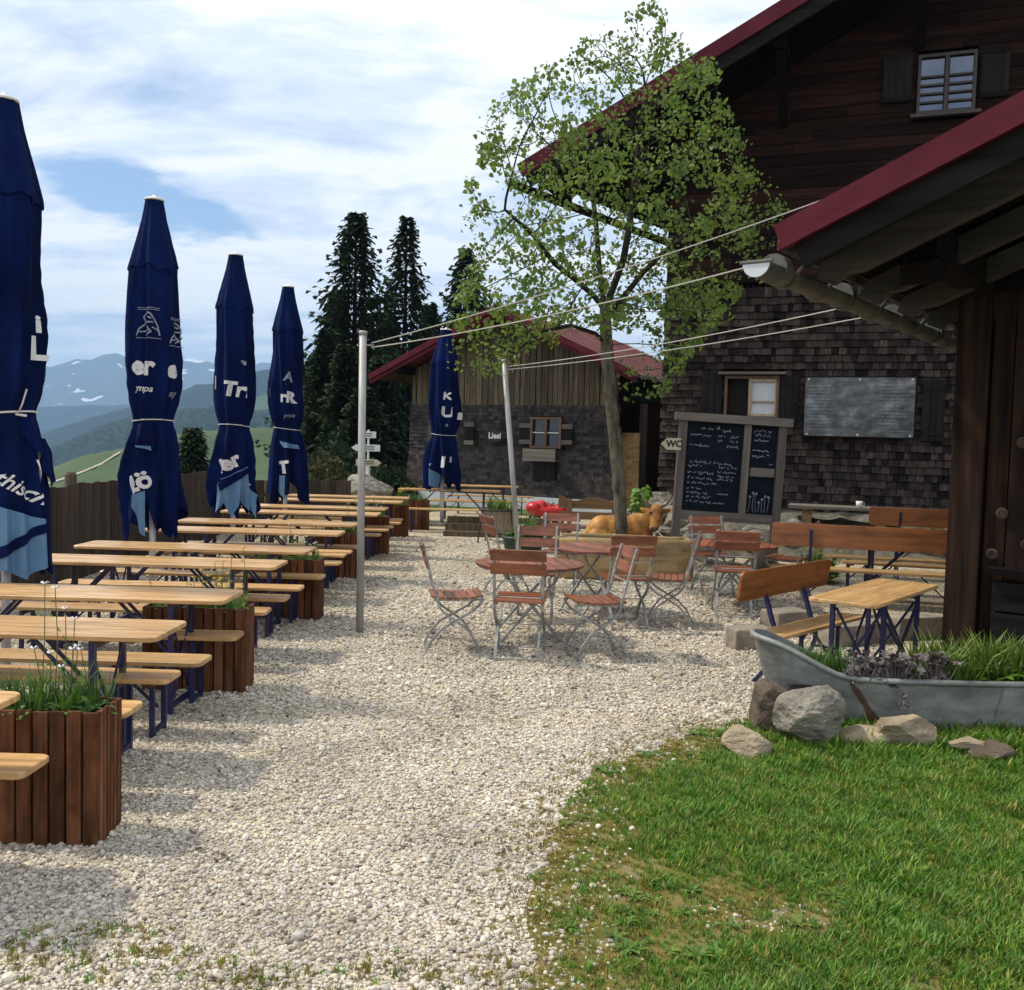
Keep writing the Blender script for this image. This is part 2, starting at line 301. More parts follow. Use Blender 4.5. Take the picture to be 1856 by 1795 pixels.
def obj(name, me, parent=None, loc=None, rz=None):
    o = bpy.data.objects.new(name, me); C.objects.link(o)
    if parent: o.parent = parent
    if loc is not None: o.location = loc
    if rz is not None: o.rotation_euler = (0, 0, rz)
    return o
def tag(o, label, cat=None, group=None, kind=None):
    o['label'] = label
    if cat: o['category'] = cat
    if group: o['group'] = group
    if kind: o['kind'] = kind
    return o
def thing(name, label, cat, loc=(0, 0, 0), rz=0, group=None):
    o = bpy.data.objects.new(name, None); C.objects.link(o); o.location = loc; o.rotation_euler = (0, 0, rz)
    o.empty_display_size = 0.2
    return tag(o, label, cat, group)
KIDS = {}
def copy_tree(o, parent=None):
    c = o.copy(); C.objects.link(c)
    if parent: c.parent = parent
    for ch in [x for x in bpy.data.objects if x.parent == o]: copy_tree(ch, c)
    return c
def dup(o, label, loc, rz, group=None):
    c = copy_tree(o); c.location = loc; c.rotation_euler = (0, 0, rz); c['label'] = label
    if group: c['group'] = group
    return c
def rrect(x0, x1, y0, y1, r, n=4):
    pts = []
    for cx, cy, a in ((x1 - r, y1 - r, 0), (x0 + r, y1 - r, 90), (x0 + r, y0 + r, 180), (x1 - r, y0 + r, 270)):
        for k in range(n + 1):
            t = R(a + 90 * k / n); pts.append((cx + r * math.cos(t), cy + r * math.sin(t)))
    return pts
def text_mesh(body, size, bold=0.0, shear=0.0):
    cu = bpy.data.curves.new('lettering', 'FONT'); cu.body = body; cu.size = size; cu.offset = bold; cu.shear = shear
    cu.align_x = 'CENTER'; cu.align_y = 'CENTER'; cu.resolution_u = 3
    o = bpy.data.objects.new('lettering', cu); C.objects.link(o)
    dg = bpy.context.evaluated_depsgraph_get(); dg.update()
    me = bpy.data.meshes.new_from_object(o.evaluated_get(dg)); bpy.data.objects.remove(o)
    vs = [tuple(v.co) for v in me.vertices]; fs = [tuple(p.vertices) for p in me.polygons]
    bpy.data.meshes.remove(me)
    return vs, fs
def remesh_blob(mb, voxel, smooth_iter=4):
    me = bpy.data.meshes.new('blob'); me.from_pydata(mb.v, [], mb.f); me.update()
    o = bpy.data.objects.new('blob', me); C.objects.link(o)
    m = o.modifiers.new('r', 'REMESH'); m.mode = 'VOXEL'; m.voxel_size = voxel
    s = o.modifiers.new('s', 'SMOOTH'); s.iterations = smooth_iter; s.factor = 0.5
    dg = bpy.context.evaluated_depsgraph_get(); dg.update()
    r = bpy.data.meshes.new_from_object(o.evaluated_get(dg)); bpy.data.objects.remove(o); bpy.data.meshes.remove(me)
    r.polygons.foreach_set('use_smooth', [True] * len(r.polygons)); return r
def ellipsoid(mb, c, d, rot=(0, 0, 0), n=10):
    vs = []; fs = []
    for i in range(1, n):
        t = PI * i / n
        for k in range(2 * n):
            a = PI * k / n; vs.append((math.sin(t) * math.cos(a), math.sin(t) * math.sin(a), math.cos(t)))
    vs += [(0, 0, 1), (0, 0, -1)]; w = 2 * n
    for i in range(n - 2):
        for k in range(w): fs.append((i * w + k, (i + 1) * w + k, (i + 1) * w + (k + 1) % w, i * w + (k + 1) % w))
    for k in range(w):
        fs.append((len(vs) - 2, k, (k + 1) % w)); fs.append((len(vs) - 1, (n - 2) * w + (k + 1) % w, (n - 2) * w + k))
    T = Matrix.Translation(c) @ Matrix.Rotation(rot[2], 4, 'Z') @ Matrix.Rotation(rot[1], 4, 'Y') @ Matrix.Rotation(rot[0], 4, 'X') @ Matrix.Diagonal((*d, 1))
    return mb.add(vs, fs, T)
def scatter(name, label, cat, pts, rot, scl, variants, seed=1):
    """stuff: points in one mesh, small pieces set on them by geometry nodes"""
    me = bpy.data.meshes.new(name); n = len(pts); me.vertices.add(n); me.vertices.foreach_set('co', np.asarray(pts, dtype=np.float32).ravel())
    a = me.attributes.new('rot', 'FLOAT_VECTOR', 'POINT'); a.data.foreach_set('vector', np.asarray(rot, dtype=np.float32).ravel())
    b = me.attributes.new('scl', 'FLOAT_VECTOR', 'POINT'); s3 = np.asarray(scl, dtype=np.float32)
    if s3.ndim == 1: s3 = np.repeat(s3[:, None], 3, 1)
    b.data.foreach_set('vector', s3.ravel()); me.update()
    o = obj(name, me); tag(o, label, cat, kind='stuff')
    col = bpy.data.collections.new(name + '_pieces')
    for v in variants: col.objects.link(v)
    ng = bpy.data.node_groups.new(name + '_scatter', 'GeometryNodeTree')
    ng.interface.new_socket('Geometry', in_out='INPUT', socket_type='NodeSocketGeometry')
    ng.interface.new_socket('Geometry', in_out='OUTPUT', socket_type='NodeSocketGeometry')
    N = ng.nodes.new; gi = N('NodeGroupInput'); go = N('NodeGroupOutput'); ip = N('GeometryNodeInstanceOnPoints')
    ci = N('GeometryNodeCollectionInfo'); ci.inputs['Collection'].default_value = col; ci.inputs['Separate Children'].default_value = True; ci.inputs['Reset Children'].default_value = True
    ra = N('GeometryNodeInputNamedAttribute'); ra.data_type = 'FLOAT_VECTOR'; ra.inputs['Name'].default_value = 'rot'
    sa = N('GeometryNodeInputNamedAttribute'); sa.data_type = 'FLOAT_VECTOR'; sa.inputs['Name'].default_value = 'scl'
    rv = N('FunctionNodeRandomValue'); rv.data_type = 'INT'; rv.inputs['Min'].default_value = 0; rv.inputs['Max'].default_value = len(variants) - 1; rv.inputs['Seed'].default_value = seed
    L = ng.links.new
    L(gi.outputs[0], ip.inputs['Points']); L(ci.outputs[0], ip.inputs['Instance']); ip.inputs['Pick Instance'].default_value = True
    L([s for s in rv.outputs if s.type == 'INT'][0], ip.inputs['Instance Index'])
    L(ra.outputs[0], ip.inputs['Rotation']); L(sa.outputs[0], ip.inputs['Scale']); L(ip.outputs[0], go.inputs[0])
    md = o.modifiers.new('scatter', 'NODES'); md.node_group = ng
    return o
def loose(name, mb, m, smooth=False):
    return bpy.data.objects.new(name, mb.mesh(name, m, smooth))
def fbm(x, y, z=0.0, o=4):
    return mnoise.fractal(Vector((x, y, z)), 0.9, 2.0, o)
ORD = ['first', 'second', 'third', 'fourth', 'fifth', 'sixth', 'seventh', 'eighth', 'ninth', 'tenth', 'eleventh', 'twelfth']

# ------------------------------------------------------------------ terrain
def ss(a, b, x):
    t = min(1, max(0, (x - a) / (b - a))); return t * t * (3 - 2 * t)
def ground_z(x, y):
    left = max(0.0, -5.7 - x); ahead = max(0.0, y - 52)
    back = max(0.0, -25 - y); right = max(0.0, x - 40)
    d = 0.42 * left + 0.26 * ahead + 0.1 * back + 0.06 * right
    z = -230 * (1 - math.exp(-d / 230))
    r = math.hypot(x, y)
    if r > 30: z += fbm(x * .012, y * .012, 3.0) * min(14, (r - 30) * .04)
    return z - 0.02
def axis_lines():
    a = list(np.arange(-12, 12.01, 1.5)); g = 14.0; pos = []
    while g < 9000: pos.append(g); g *= 1.16
    pos.append(9000)
    return [-p for p in reversed(pos)] + a + pos
xs = axis_lines(); ys = axis_lines(); nx_ = len(xs)
gb = MB(); gb.v = [(x, y, ground_z(x, y)) for y in ys for x in xs]
gb.f = [(j * nx_ + i, j * nx_ + i + 1, (j + 1) * nx_ + i + 1, (j + 1) * nx_ + i) for j in range(len(ys) - 1) for i in range(nx_ - 1)]
M['meadow'] = mat('alpine_meadow', (0.040, 0.075, 0.020), (0.085, 0.125, 0.035), 0.9, (0.05, 0.05, 0.05), 8, coords='World')
tag(gb.build('terrain', M['meadow'], smooth=True), 'alpine meadow ground falling away beyond the terrace', 'ground', kind='structure')

def gravel_mat():
    m = bpy.data.materials.new('pale_gravel'); m.use_nodes = True; nt = m.node_tree; N = nt.nodes.new; L = nt.links.new
    b = nt.nodes['Principled BSDF']; b.inputs['Roughness'].default_value = 0.9
    g = N('ShaderNodeNewGeometry'); mp = N('ShaderNodeMapping'); mp.inputs['Scale'].default_value = (44, 44, 44); L(g.outputs['Position'], mp.inputs[0])
    vo = N('ShaderNodeTexVoronoi'); vo.inputs['Scale'].default_value = 1; L(mp.outputs[0], vo.inputs['Vector'])
    sp = N('ShaderNodeSeparateColor'); L(vo.outputs['Color'], sp.inputs[0])
    rp = N('ShaderNodeValToRGB'); L(sp.outputs[0], rp.inputs[0]); cr = rp.color_ramp
    cr.elements[0].position = 0; cr.elements[0].color = (0.20, 0.165, 0.12, 1); cr.elements[1].position = 1; cr.elements[1].color = (0.70, 0.63, 0.49, 1)
    e = cr.elements.new(0.35); e.color = (0.44, 0.375, 0.275, 1); e = cr.elements.new(0.7); e.color = (0.57, 0.49, 0.36, 1)
    gap = N('ShaderNodeMapRange'); L(vo.outputs['Distance'], gap.inputs[0]); gap.inputs[1].default_value = 0.45; gap.inputs[2].default_value = 0.85; gap.inputs[3].default_value = 1; gap.inputs[4].default_value = 0.45
    mu = N('ShaderNodeMix'); mu.data_type = 'RGBA'; mu.blend_type = 'MULTIPLY'; mu.inputs[0].default_value = 1; L(rp.outputs[0], mu.inputs[6]); L(gap.outputs[0], mu.inputs[7])
    nz = N('ShaderNodeTexNoise'); nz.inputs['Scale'].default_value = 0.6; nz.inputs['Detail'].default_value = 6; L(g.outputs['Position'], nz.inputs['Vector'])
    r2 = N('ShaderNodeMapRange'); L(nz.outputs[0], r2.inputs[0]); r2.inputs[1].default_value = .3; r2.inputs[2].default_value = .7; r2.inputs[3].default_value = 0.82; r2.inputs[4].default_value = 1.14
    m3 = N('ShaderNodeMix'); m3.data_type = 'RGBA'; m3.blend_type = 'MULTIPLY'; m3.inputs[0].default_value = 1; L(mu.outputs[2], m3.inputs[6]); L(r2.outputs[0], m3.inputs[7])
    L(m3.outputs[2], b.inputs['Base Color'])
    bp = N('ShaderNodeBump'); bp.inputs['Strength'].default_value = 0.9; bp.inputs['Distance'].default_value = 0.012; bp.invert = True; L(vo.outputs['Distance'], bp.inputs['Height']); L(bp.outputs[0], b.inputs['Normal'])
    return m
M['gravel'] = gravel_mat()
gm = MB(); pts = [(-5.75, -6), (13, -6), (13, 24), (6, 28), (-1, 26.0), (-4.6, 20.5), (-5.75, 17)]
gm.add([(x, y, 0) for x, y in pts], [tuple(range(len(pts)))])
tag(gm.build('gravel_yard', M['gravel']), 'pale gravel yard of the beer garden', 'gravel yard', kind='structure')

LAWN_PX = [(985, 1900), (975, 1795), (968, 1720), (972, 1640), (985, 1540), (1022, 1455), (1105, 1388), (1200, 1348), (1300, 1322), (1360, 1308)]
lawn = [G(*p) for p in LAWN_PX]
lawn = [(p.x, p.y) for p in lawn] + [(2.3, 6.7), (3.4, 7.3), (8, 7.6), (9, -6), (0.05, -6), (-0.1, 2)]
# wavering edge
def resample(poly, step):
    out = []
    for (a, b) in zip(poly, poly[1:] + poly[:1]):
        d = math.hypot(b[0] - a[0], b[1] - a[1]); n = max(1, int(d / step))
        for k in range(n): out.append((a[0] + (b[0] - a[0]) * k / n, a[1] + (b[1] - a[1]) * k / n))
    return out
lawn = [(x + 0.07 * fbm(x * 3, y * 3, 1) + 0.04 * fbm(x * 11, y * 11, 2), y + 0.07 * fbm(x * 3, y * 3, 7) + 0.04 * fbm(x * 11, y * 11, 8)) for x, y in resample(lawn, 0.07)]
LP = np.array(lawn)
def inside_dist(P):
    """inside the lawn? and how far from its edge"""
    a = LP; b = np.roll(LP, -1, 0); ins = np.zeros(len(P), bool); dist = np.full(len(P), 1e9)
    for i in range(len(a)):
        (x1, y1), (x2, y2) = a[i], b[i]
        c = ((y1 > P[:, 1]) != (y2 > P[:, 1])) & (P[:, 0] < (x2 - x1) * (P[:, 1] - y1) / (y2 - y1 + 1e-12) + x1); ins ^= c
        d = b[i] - a[i]; l = (d @ d) + 1e-12; t = np.clip(((P - a[i]) @ d) / l, 0, 1)
        dist = np.minimum(dist, np.hypot(*(P - a[i] - t[:, None] * d).T))
    return ins, dist
M['lawnsoil'] = mat('mossy_lawn_soil', (0.085, 0.085, 0.018), (0.170, 0.140, 0.048), 0.95, (5, 5, 5), 9, 0.8, (60, 60, 60), coords='World', c3=(0.21, 0.175, 0.105), lo=.36, hi=.55)
lm = bmesh.new(); vs = [lm.verts.new((x, y, 0.006)) for x, y in lawn]; f = lm.faces.new(vs); bmesh.ops.triangulate(lm, faces=[f])
me = bpy.data.meshes.new('lawn'); lm.to_mesh(me); lm.free(); me.materials.append(M['lawnsoil'])
tag(obj('lawn', me), 'soil and moss under the grass patch in the lower right', 'lawn', kind='structure')

def noise2(P, s, o=0.0):
    return np.array([mnoise.noise(Vector((x * s + o, y * s - o, o))) for x, y in P])
# --- pebbles
def pebble(seed):
    r = random.Random(seed); bm = bmesh.new(); bmesh.ops.create_icosphere(bm, subdivisions=2, radius=1)
    q = [Vector((r.gauss(0, 1), r.gauss(0, 1), r.gauss(0, 1))).normalized() for _ in range(9)]; h = [r.uniform(.62, .9) for _ in q]
    for v in bm.verts:
        c = v.co.copy()
        for n, d in zip(q, h):
            k = c.dot(n)
            if k > d: c -= n * (k - d) * 0.85
        v.co = Vector((c.x * 1.15, c.y * .9, c.z * .72)) * 0.5
    m_ = bpy.data.meshes.new('pebble'); bm.to_mesh(m_); bm.free(); m_.materials.append(M['pebble'])
    m_.polygons.foreach_set('use_smooth', [False] * len(m_.polygons))
    return bpy.data.objects.new('pebble', m_)
def pebble_mat():
    m = bpy.data.materials.new('pebble_stone'); m.use_nodes = True; nt = m.node_tree; N = nt.nodes.new; L = nt.links.new
    b = nt.nodes['Principled BSDF']; b.inputs['Roughness'].default_value = 0.85
    oi = N('ShaderNodeObjectInfo'); rp = N('ShaderNodeValToRGB'); L(oi.outputs['Random'], rp.inputs[0]); cr = rp.color_ramp
    cr.elements[0].color = (0.22, 0.19, 0.15, 1); cr.elements[1].color = (0.74, 0.69, 0.57, 1)
    for p, c in ((0.08, (0.36, 0.32, 0.27)), (0.3, (0.50, 0.455, 0.38)), (0.55, (0.57, 0.515, 0.40)), (0.62, (0.53, 0.475, 0.46)), (0.85, (0.67, 0.63, 0.55))):
        e = cr.elements.new(p); e.color = (*c, 1)
    nz = N('ShaderNodeTexNoise'); nz.inputs['Scale'].default_value = 3; tcx = N('ShaderNodeTexCoord'); L(tcx.outputs['Object'], nz.inputs['Vector'])
    r2 = N('ShaderNodeMapRange'); L(nz.outputs[0], r2.inputs[0]); r2.inputs[1].default_value = .3; r2.inputs[2].default_value = .7; r2.inputs[3].default_value = 0.85; r2.inputs[4].default_value = 1.12
    mu = N('ShaderNodeMix'); mu.data_type = 'RGBA'; mu.blend_type = 'MULTIPLY'; mu.inputs[0].default_value = 1; L(rp.outputs[0], mu.inputs[6]); L(r2.outputs[0], mu.inputs[7])
    g = N('ShaderNodeNewGeometry'); nw = N('ShaderNodeTexNoise'); nw.inputs['Scale'].default_value = 1.3; nw.inputs['Detail'].default_value = 5; L(g.outputs['Position'], nw.inputs['Vector'])
    r3 = N('ShaderNodeMapRange'); L(nw.outputs[0], r3.inputs[0]); r3.inputs[1].default_value = .34; r3.inputs[2].default_value = .6; r3.inputs[3].default_value = 0.72; r3.inputs[4].default_value = 1.05
    m4 = N('ShaderNodeMix'); m4.data_type = 'RGBA'; m4.blend_type = 'MULTIPLY'; m4.inputs[0].default_value = 1; L(mu.outputs[2], m4.inputs[6]); L(r3.outputs[0], m4.inputs[7]); L(m4.outputs[2], b.inputs['Base Color'])
    return m
M['pebble'] = pebble_mat()
P = []
def strip(y0, y1, per):
    xl, xr = -0.62 * y1 - .6, min(0.60 * y1 + .6, 3.6)
    n = int((xr - xl) * (y1 - y0) * per); P.append(np.c_[rng.uniform(xl, xr, n), rng.uniform(y0, y1, n)])
strip(2.9, 4.3, 7000); strip(4.3, 6.2, 4800); strip(6.2, 9, 2500); strip(9, 13, 900); strip(13, 18, 330)
P = np.vstack(P); ins, dist = inside_dist(P)
bare = noise2(P, 2.3, 5.0)
keep = (~ins) | ((rng.random(len(P)) < np.clip(0.72 - dist * 1.7, 0, 1)) ) | ((bare > 0.33) & (P[:, 1] < 4.6) & (rng.random(len(P)) < 0.30))
keep &= P[:, 0] > -5.5
P = P[keep]; ins = ins[keep]; n = len(P)
sz = rng.lognormal(math.log(0.0122), 0.38, n) * np.where(P[:, 1] > 6.5, 1.25, 1.0) * np.where(P[:, 1] > 9, 1.35, 1.0)
pz = np.c_[P, sz * rng.uniform(-0.02, 0.32, n)]
rot = np.c_[rng.uniform(-.5, .5, n), rng.uniform(-.5, .5, n), rng.uniform(0, 6.28, n)]
scatter('gravel', 'loose pale pebbles covering the yard', 'gravel', pz, rot, sz, [pebble(k) for k in range(7)])

# --- grass
def blade_tuft(seed, nb, h0, h1, spread, w=0.0028, lean=0.5):
    r = random.Random(seed); mb = MB()
    for _ in range(nb):
        a = r.uniform(0, 6.28); d = r.uniform(0, spread); bx, by = d * math.cos(a), d * math.sin(a); h = r.uniform(h0, h1)
        b = r.uniform(0, 6.28); ln = r.uniform(.1, lean) * h; dx, dy = math.cos(b) * ln, math.sin(b) * ln; wx, wy = -math.sin(b + r.uniform(-.6, .6)) * w, math.cos(b) * w
        mb.add([(bx - wx, by - wy, -.004), (bx + wx, by + wy, -.004), (bx + dx * .35 + wx * .8, by + dy * .35 + wy * .8, h * .55), (bx + dx * .35 - wx * .8, by + dy * .35 - wy * .8, h * .55), (bx + dx, by + dy, h * .95)],
               [(0, 1, 2, 3), (3, 2, 4)])
    return mb
M['grass'] = mat('meadow_grass', (0.048, 0.165, 0.011), (0.125, 0.250, 0.020), 0.5, (2.6, 2.6, 2.6), 5, trans=0.35, coords='World', c3=(0.33, 0.29, 0.055), lo=.36, hi=.53, rnd=0.5, hue=0.02)
M['drygrass'] = mat('dry_moss_grass', (0.22, 0.185, 0.030), (0.33, 0.26, 0.075), 0.7, (6, 6, 6), 5, trans=0.25, coords='World', rnd=0.3)
n = 88000; P = np.c_[rng.uniform(-0.3, 5.6, n), rng.uniform(2.7, 7.2, n)]
P = P[np.abs(P[:, 0]) < P[:, 1] * 0.64 + 1.0]; ins, dist = inside_dist(P)
bn = noise2(P, 1.5, 2.0) * .6 + noise2(P, 4.5, 9.0) * .4; n2_ = noise2(P, 9.0, 4.0)
dryz = np.exp(-(((P[:, 0] - 0.85) / 0.55) ** 2 + ((P[:, 1] - 3.7) / 0.40) ** 2))       # the worn patch by the gravel
lush = np.clip(dist * 1.7, 0, 1) * 1.05 + bn * .75 - dryz * 1.0 + 0.16
u = rng.random(len(P)); k1 = ins & (u < np.clip(lush, 0.04, 1))
edge = (ins & (~k1) & (u < 0.55 + n2_ * .6)) | ((~ins) & (dist < .30) & (u < .16 - dist * .5))
g1 = P[k1]; ls = np.clip(lush[k1], 0.25, 1.3); n = len(g1)
sc1 = rng.uniform(.55, 1.15, n) * (0.45 + 0.55 * ls)
tall = np.exp(-np.clip(dist[k1] - .0, 0, 9) * 0) * np.clip((g1[:, 1] - 5.35) / .8, 0, 1) * np.clip((g1[:, 0] - 1.2) / .6, 0, 1)
sc1 *= (1 + 2.0 * tall * rng.random(n) ** 1.5) * (1 + .55 * np.clip(noise2(g1, 5.0, 1.0), -.8, 1))
scatter('grass', 'short green grass of the patch by the bathtub', 'grass', np.c_[g1, np.full(n, .006)], np.c_[np.zeros((n, 2)), rng.uniform(0, 6.28, n)], sc1,
        [loose('tuft', blade_tuft(k, 9, .018, .050, .026, .0026, 1.0), M['grass']) for k in range(6)], 3)
g2 = P[edge]; n = len(g2)
scatter('dry_grass', 'dry yellowish grass and moss at the worn edge of the lawn', 'dry grass', np.c_[g2, np.full(n, .006)], np.c_[np.zeros((n, 2)), rng.uniform(0, 6.28, n)], rng.uniform(.5, 1, n),
        [loose('dry_tuft', blade_tuft(k + 40, 8, .010, .028, .026, .0032, 1.1), M['drygrass']) for k in range(4)], 4)
# broad-leaved weeds in the lawn
def rosette(seed, nl, L0, L1, w, up=0.5):
    r = random.Random(seed); mb = MB()
    for i in range(nl):
        a = i * 2.4 + r.uniform(-.3, .3); L = r.uniform(L0, L1); e = r.uniform(.3, 1) * up; dx, dy = math.cos(a), math.sin(a); px, py = -dy, dx
        pts = [(0, 0.3, 0), (.35, 1, e * .35), (.7, .8, e * .5), (1, .05, e * .42)]; vs = []
        for t, ww, z in pts: vs += [(dx * t * L + px * w * ww, dy * t * L + py * w * ww, z * L), (dx * t * L - px * w * ww, dy * t * L - py * w * ww, z * L)]
        mb.add(vs, [(0, 1, 3, 2), (2, 3, 5, 4), (4, 5, 7, 6)])
    return mb
pw = P[ins & (u < .012) & (bn > -.1)]; n = len(pw)
scatter('lawn_weeds', 'low broad-leaved weeds among the grass', 'weeds', np.c_[pw, np.full(n, .01)], np.c_[np.zeros((n, 2)), rng.uniform(0, 6.28, n)], rng.uniform(.6, 1.3, n),
        [loose('weed', rosette(k, 8, .03, .06, .008, .7), M['foliage']) for k in range(3)], 5)
# moss tufts in the foreground gravel
mp_ = []
for cx, cy in ((60, 1715), (130, 1705), (210, 1690), (140, 1760), (330, 1740), (420, 1765), (520, 1770), (250, 1740), (620, 1775), (90, 1740), (700, 1760), (480, 1785), (860, 1775)):
    p = G(cx, cy)
    for _ in range(26): mp_.append((p.x + random.gauss(0, .10), p.y + random.gauss(0, .05)))
P2 = np.array(mp_); n = len(P2)
scatter('moss_tufts', 'small olive moss tufts in the foreground gravel', 'moss', np.c_[P2, np.full(n, .006)], np.c_[np.zeros((n, 2)), rng.uniform(0, 6.28, n)], rng.uniform(.5, 1, n),
        [loose('moss', blade_tuft(k + 60, 8, .012, .03, .022, .003, .9), M['drygrass'] if k else M['grass']) for k in range(3)], 6)

# dead leaves and dark bits lying on the gravel
nl = 900; PL = np.c_[rng.uniform(-3.6, 2.6, nl), rng.uniform(3.0, 12.5, nl)]; PL = np.vstack([PL, np.c_[rng.normal(.35, .9, 500), rng.normal(8.9, 1.1, 500)]]); i_, d_ = inside_dist(PL); PL = PL[~i_ & (PL[:, 1] > 2.9)]; nl = len(PL)
M['litter'] = mat('dead_leaf', (0.035, 0.024, 0.016), (0.11, 0.075, 0.04), 0.9, (9, 9, 9), rnd=.5)
def litter(k):
    mb = MB(); r = random.Random(k); mb.add([(-.5, 0, 0), (-.15, -.3, .12), (.4, -.15, .05), (.6, .05, .15), (.2, .3, .02), (-.2, .25, .14)], [(0, 1, 2, 5), (5, 2, 3, 4)]); return loose('dead_leaf', mb, M['litter'])
scatter('leaf_litter', 'dead leaves and dark bits strewn over the gravel', 'leaf litter', np.c_[PL, rng.uniform(.008, .014, nl)], np.c_[rng.uniform(-.4, .4, nl), rng.uniform(-.4, .4, nl), rng.uniform(0, 6.28, nl)], rng.uniform(.012, .038, nl), [litter(k) for k in range(2)], 9)

# ------------------------------------------------------------------ hills
def lerp_profile(prof, x):
    for (a, b), (c, d) in zip(prof, prof[1:]):
        if a <= x <= c: return b + (d - b) * (x - a) / (c - a)
    return prof[0][1] if x < prof[0][0] else prof[-1][1]
def ridge(name, label, prof, Yc, Yf, zf, m, rough_px=3.0, nu=110, nv=26, bumps=0.0, shape=1.25):
    x0, x1 = prof[0][0], prof[-1][0]
    def surf(px, v):
        py = lerp_profile(prof, px) + rough_px * fbm(px * .035, Yc * .01, 5.0, 5)
        c = D(px, py, Yc); Y = Yf + (Yc - Yf) * min(v, 1); q = D(px, 800, Y)
        if v <= 1:
            z = zf + (c.z - zf) * v ** shape; z += bumps * fbm(q.x / (Yc * .02), Y / (Yc * .02), 1.0) * v * (1 - v) * 4
            return Vector((q.x, Y, z))
        return Vector((c.x * (1 + (v - 1) * .4), Yc * (1 + (v - 1) * .4), c.z - (v - 1) * (c.z - zf) * 1.0))
    mb = MB()
    for j in range(nv + 5):
        v = j / nv if j <= nv else 1 + (j - nv) * .2
        for i in range(nu + 1): mb.v.append(surf(x0 + (x1 - x0) * i / nu, v))
    w = nu + 1
    mb.f = [(j * w + i, j * w + i + 1, (j + 1) * w + i + 1, (j + 1) * w + i) for j in range(nv + 4) for i in range(nu)]
    o = mb.build(name, m, smooth=True); tag(o, label, 'hill', kind='structure')
    return surf
def forest_mat(name, s, clear, dark=(0.010, 0.022, 0.020), light=(0.018, 0.033, 0.030), field=(0.06, 0.085, 0.03)):
    m = mat(name, tuple(q * .55 for q in dark), tuple(q * 1.5 for q in light), 0.95, (s * 22, s * 22, s * 22), 8, coords='World', lo=.42, hi=.58); nt = m.node_tree; N = nt.nodes.new; L = nt.links.new
    b = nt.nodes['Principled BSDF']; old = b.inputs['Base Color'].links[0].from_socket
    g = N('ShaderNodeNewGeometry'); nz = N('ShaderNodeTexNoise'); nz.inputs['Scale'].default_value = s; nz.inputs['Detail'].default_value = 7; L(g.outputs['Position'], nz.inputs['Vector'])
    mr = N('ShaderNodeMapRange'); L(nz.outputs[0], mr.inputs[0]); mr.inputs[1].default_value = clear; mr.inputs[2].default_value = clear + 0.02
    mx_ = N('ShaderNodeMix'); mx_.data_type = 'RGBA'; L(mr.outputs[0], mx_.inputs[0]); L(old, mx_.inputs[6]); mx_.inputs[7].default_value = (*field, 1); L(mx_.outputs[2], b.inputs['Base Color'])
    return m
M['snowpeak'] = forest_mat('snow_streaked_mountain', 0.0065, 0.60, (0.05, 0.06, 0.075), (0.09, 0.10, 0.115), (0.62, 0.66, 0.72))
M['forest_far'] = forest_mat('distant_forest', 0.004, 0.72)
M['forest_mid'] = forest_mat('forested_slope_with_pasture', 0.006, 0.60)
M['forest_near'] = forest_mat('dark_forest_slope', 0.008, 0.63)
M['pasture'] = mat('pasture', (0.045, 0.070, 0.030), (0.078, 0.104, 0.046), 0.95, (0.02, 0.02, 0.02), 6, coords='World')
ridge('mountain', 'far blue mountain range with streaks of snow under low cloud', [(-900, 690), (-300, 640), (60, 672), (130, 655), (200, 642), (260, 655), (345, 648), (420, 668), (520, 655), (700, 690), (1100, 700), (1700, 690)], 6800, 4600, -200, M['snowpeak'], 9)
ridge('hill', 'flat-topped blue ridge in front of the snow mountains', [(-900, 700), (-200, 742), (60, 737), (150, 735), (240, 734), (330, 745), (600, 740), (1600, 730)], 4300, 3000, -210, M['forest_far'], 4)
ridge('hill', 'hazy forested slope rising to the right behind the parasols', [(-700, 880), (0, 812), (84, 783), (156, 760), (231, 738), (333, 706), (400, 690), (470, 672), (560, 662), (760, 690), (1200, 720)], 2300, 1500, -200, M['forest_mid'], 7, bumps=30)
ridge('hill', 'dark forested spur above the pasture', [(-600, 900), (20, 840), (95, 811), (156, 783), (231, 755), (330, 742), (420, 738), (520, 745), (900, 770)], 1250, 850, -150, M['forest_near'], 8, bumps=25)
meadow = ridge('pasture_hill', 'sloping green pasture beyond the fence', [(-500, 900), (40, 868), (92, 848), (160, 824), (225, 814), (320, 786), (400, 778), (500, 776), (640, 800)], 430, 190, -62, M['pasture'], 2.5, bumps=3, shape=1.0)
def on_surface(surf, px, py):
    lo, hi = 0.0, 1.0
    for _ in range(30):
        m_ = (lo + hi) / 2
        if project(surf(px, m_))[1] > py: lo = m_
        else: hi = m_
    return surf(px, lo)
M['path'] = mat('pale_farm_track', (0.30, 0.27, 0.20), (0.38, 0.34, 0.26), 0.95, (0.3, 0.3, 0.3))
pm = MB(); pth = [(40, 890), (92, 877), (120, 868), (150, 857), (185, 842), (205, 829), (222, 819)]
for (a, b) in zip(pth, pth[1:]):
    for k in range(5):
        px, py = a[0] + (b[0] - a[0]) * k / 5, a[1] + (b[1] - a[1]) * k / 5; p, p2 = on_surface(meadow, px, py + 1.6), on_surface(meadow, px, py - 1.6)
        pm.v += [(p.x, p.y, p.z + .5), (p2.x, p2.y, p2.z + .5)]
pm.f = [(2 * i, 2 * i + 2, 2 * i + 3, 2 * i + 1) for i in range(len(pm.v) // 2 - 1)]
tag(pm.build('path', M['path']), 'pale farm track running up the green pasture', 'path', kind='structure')

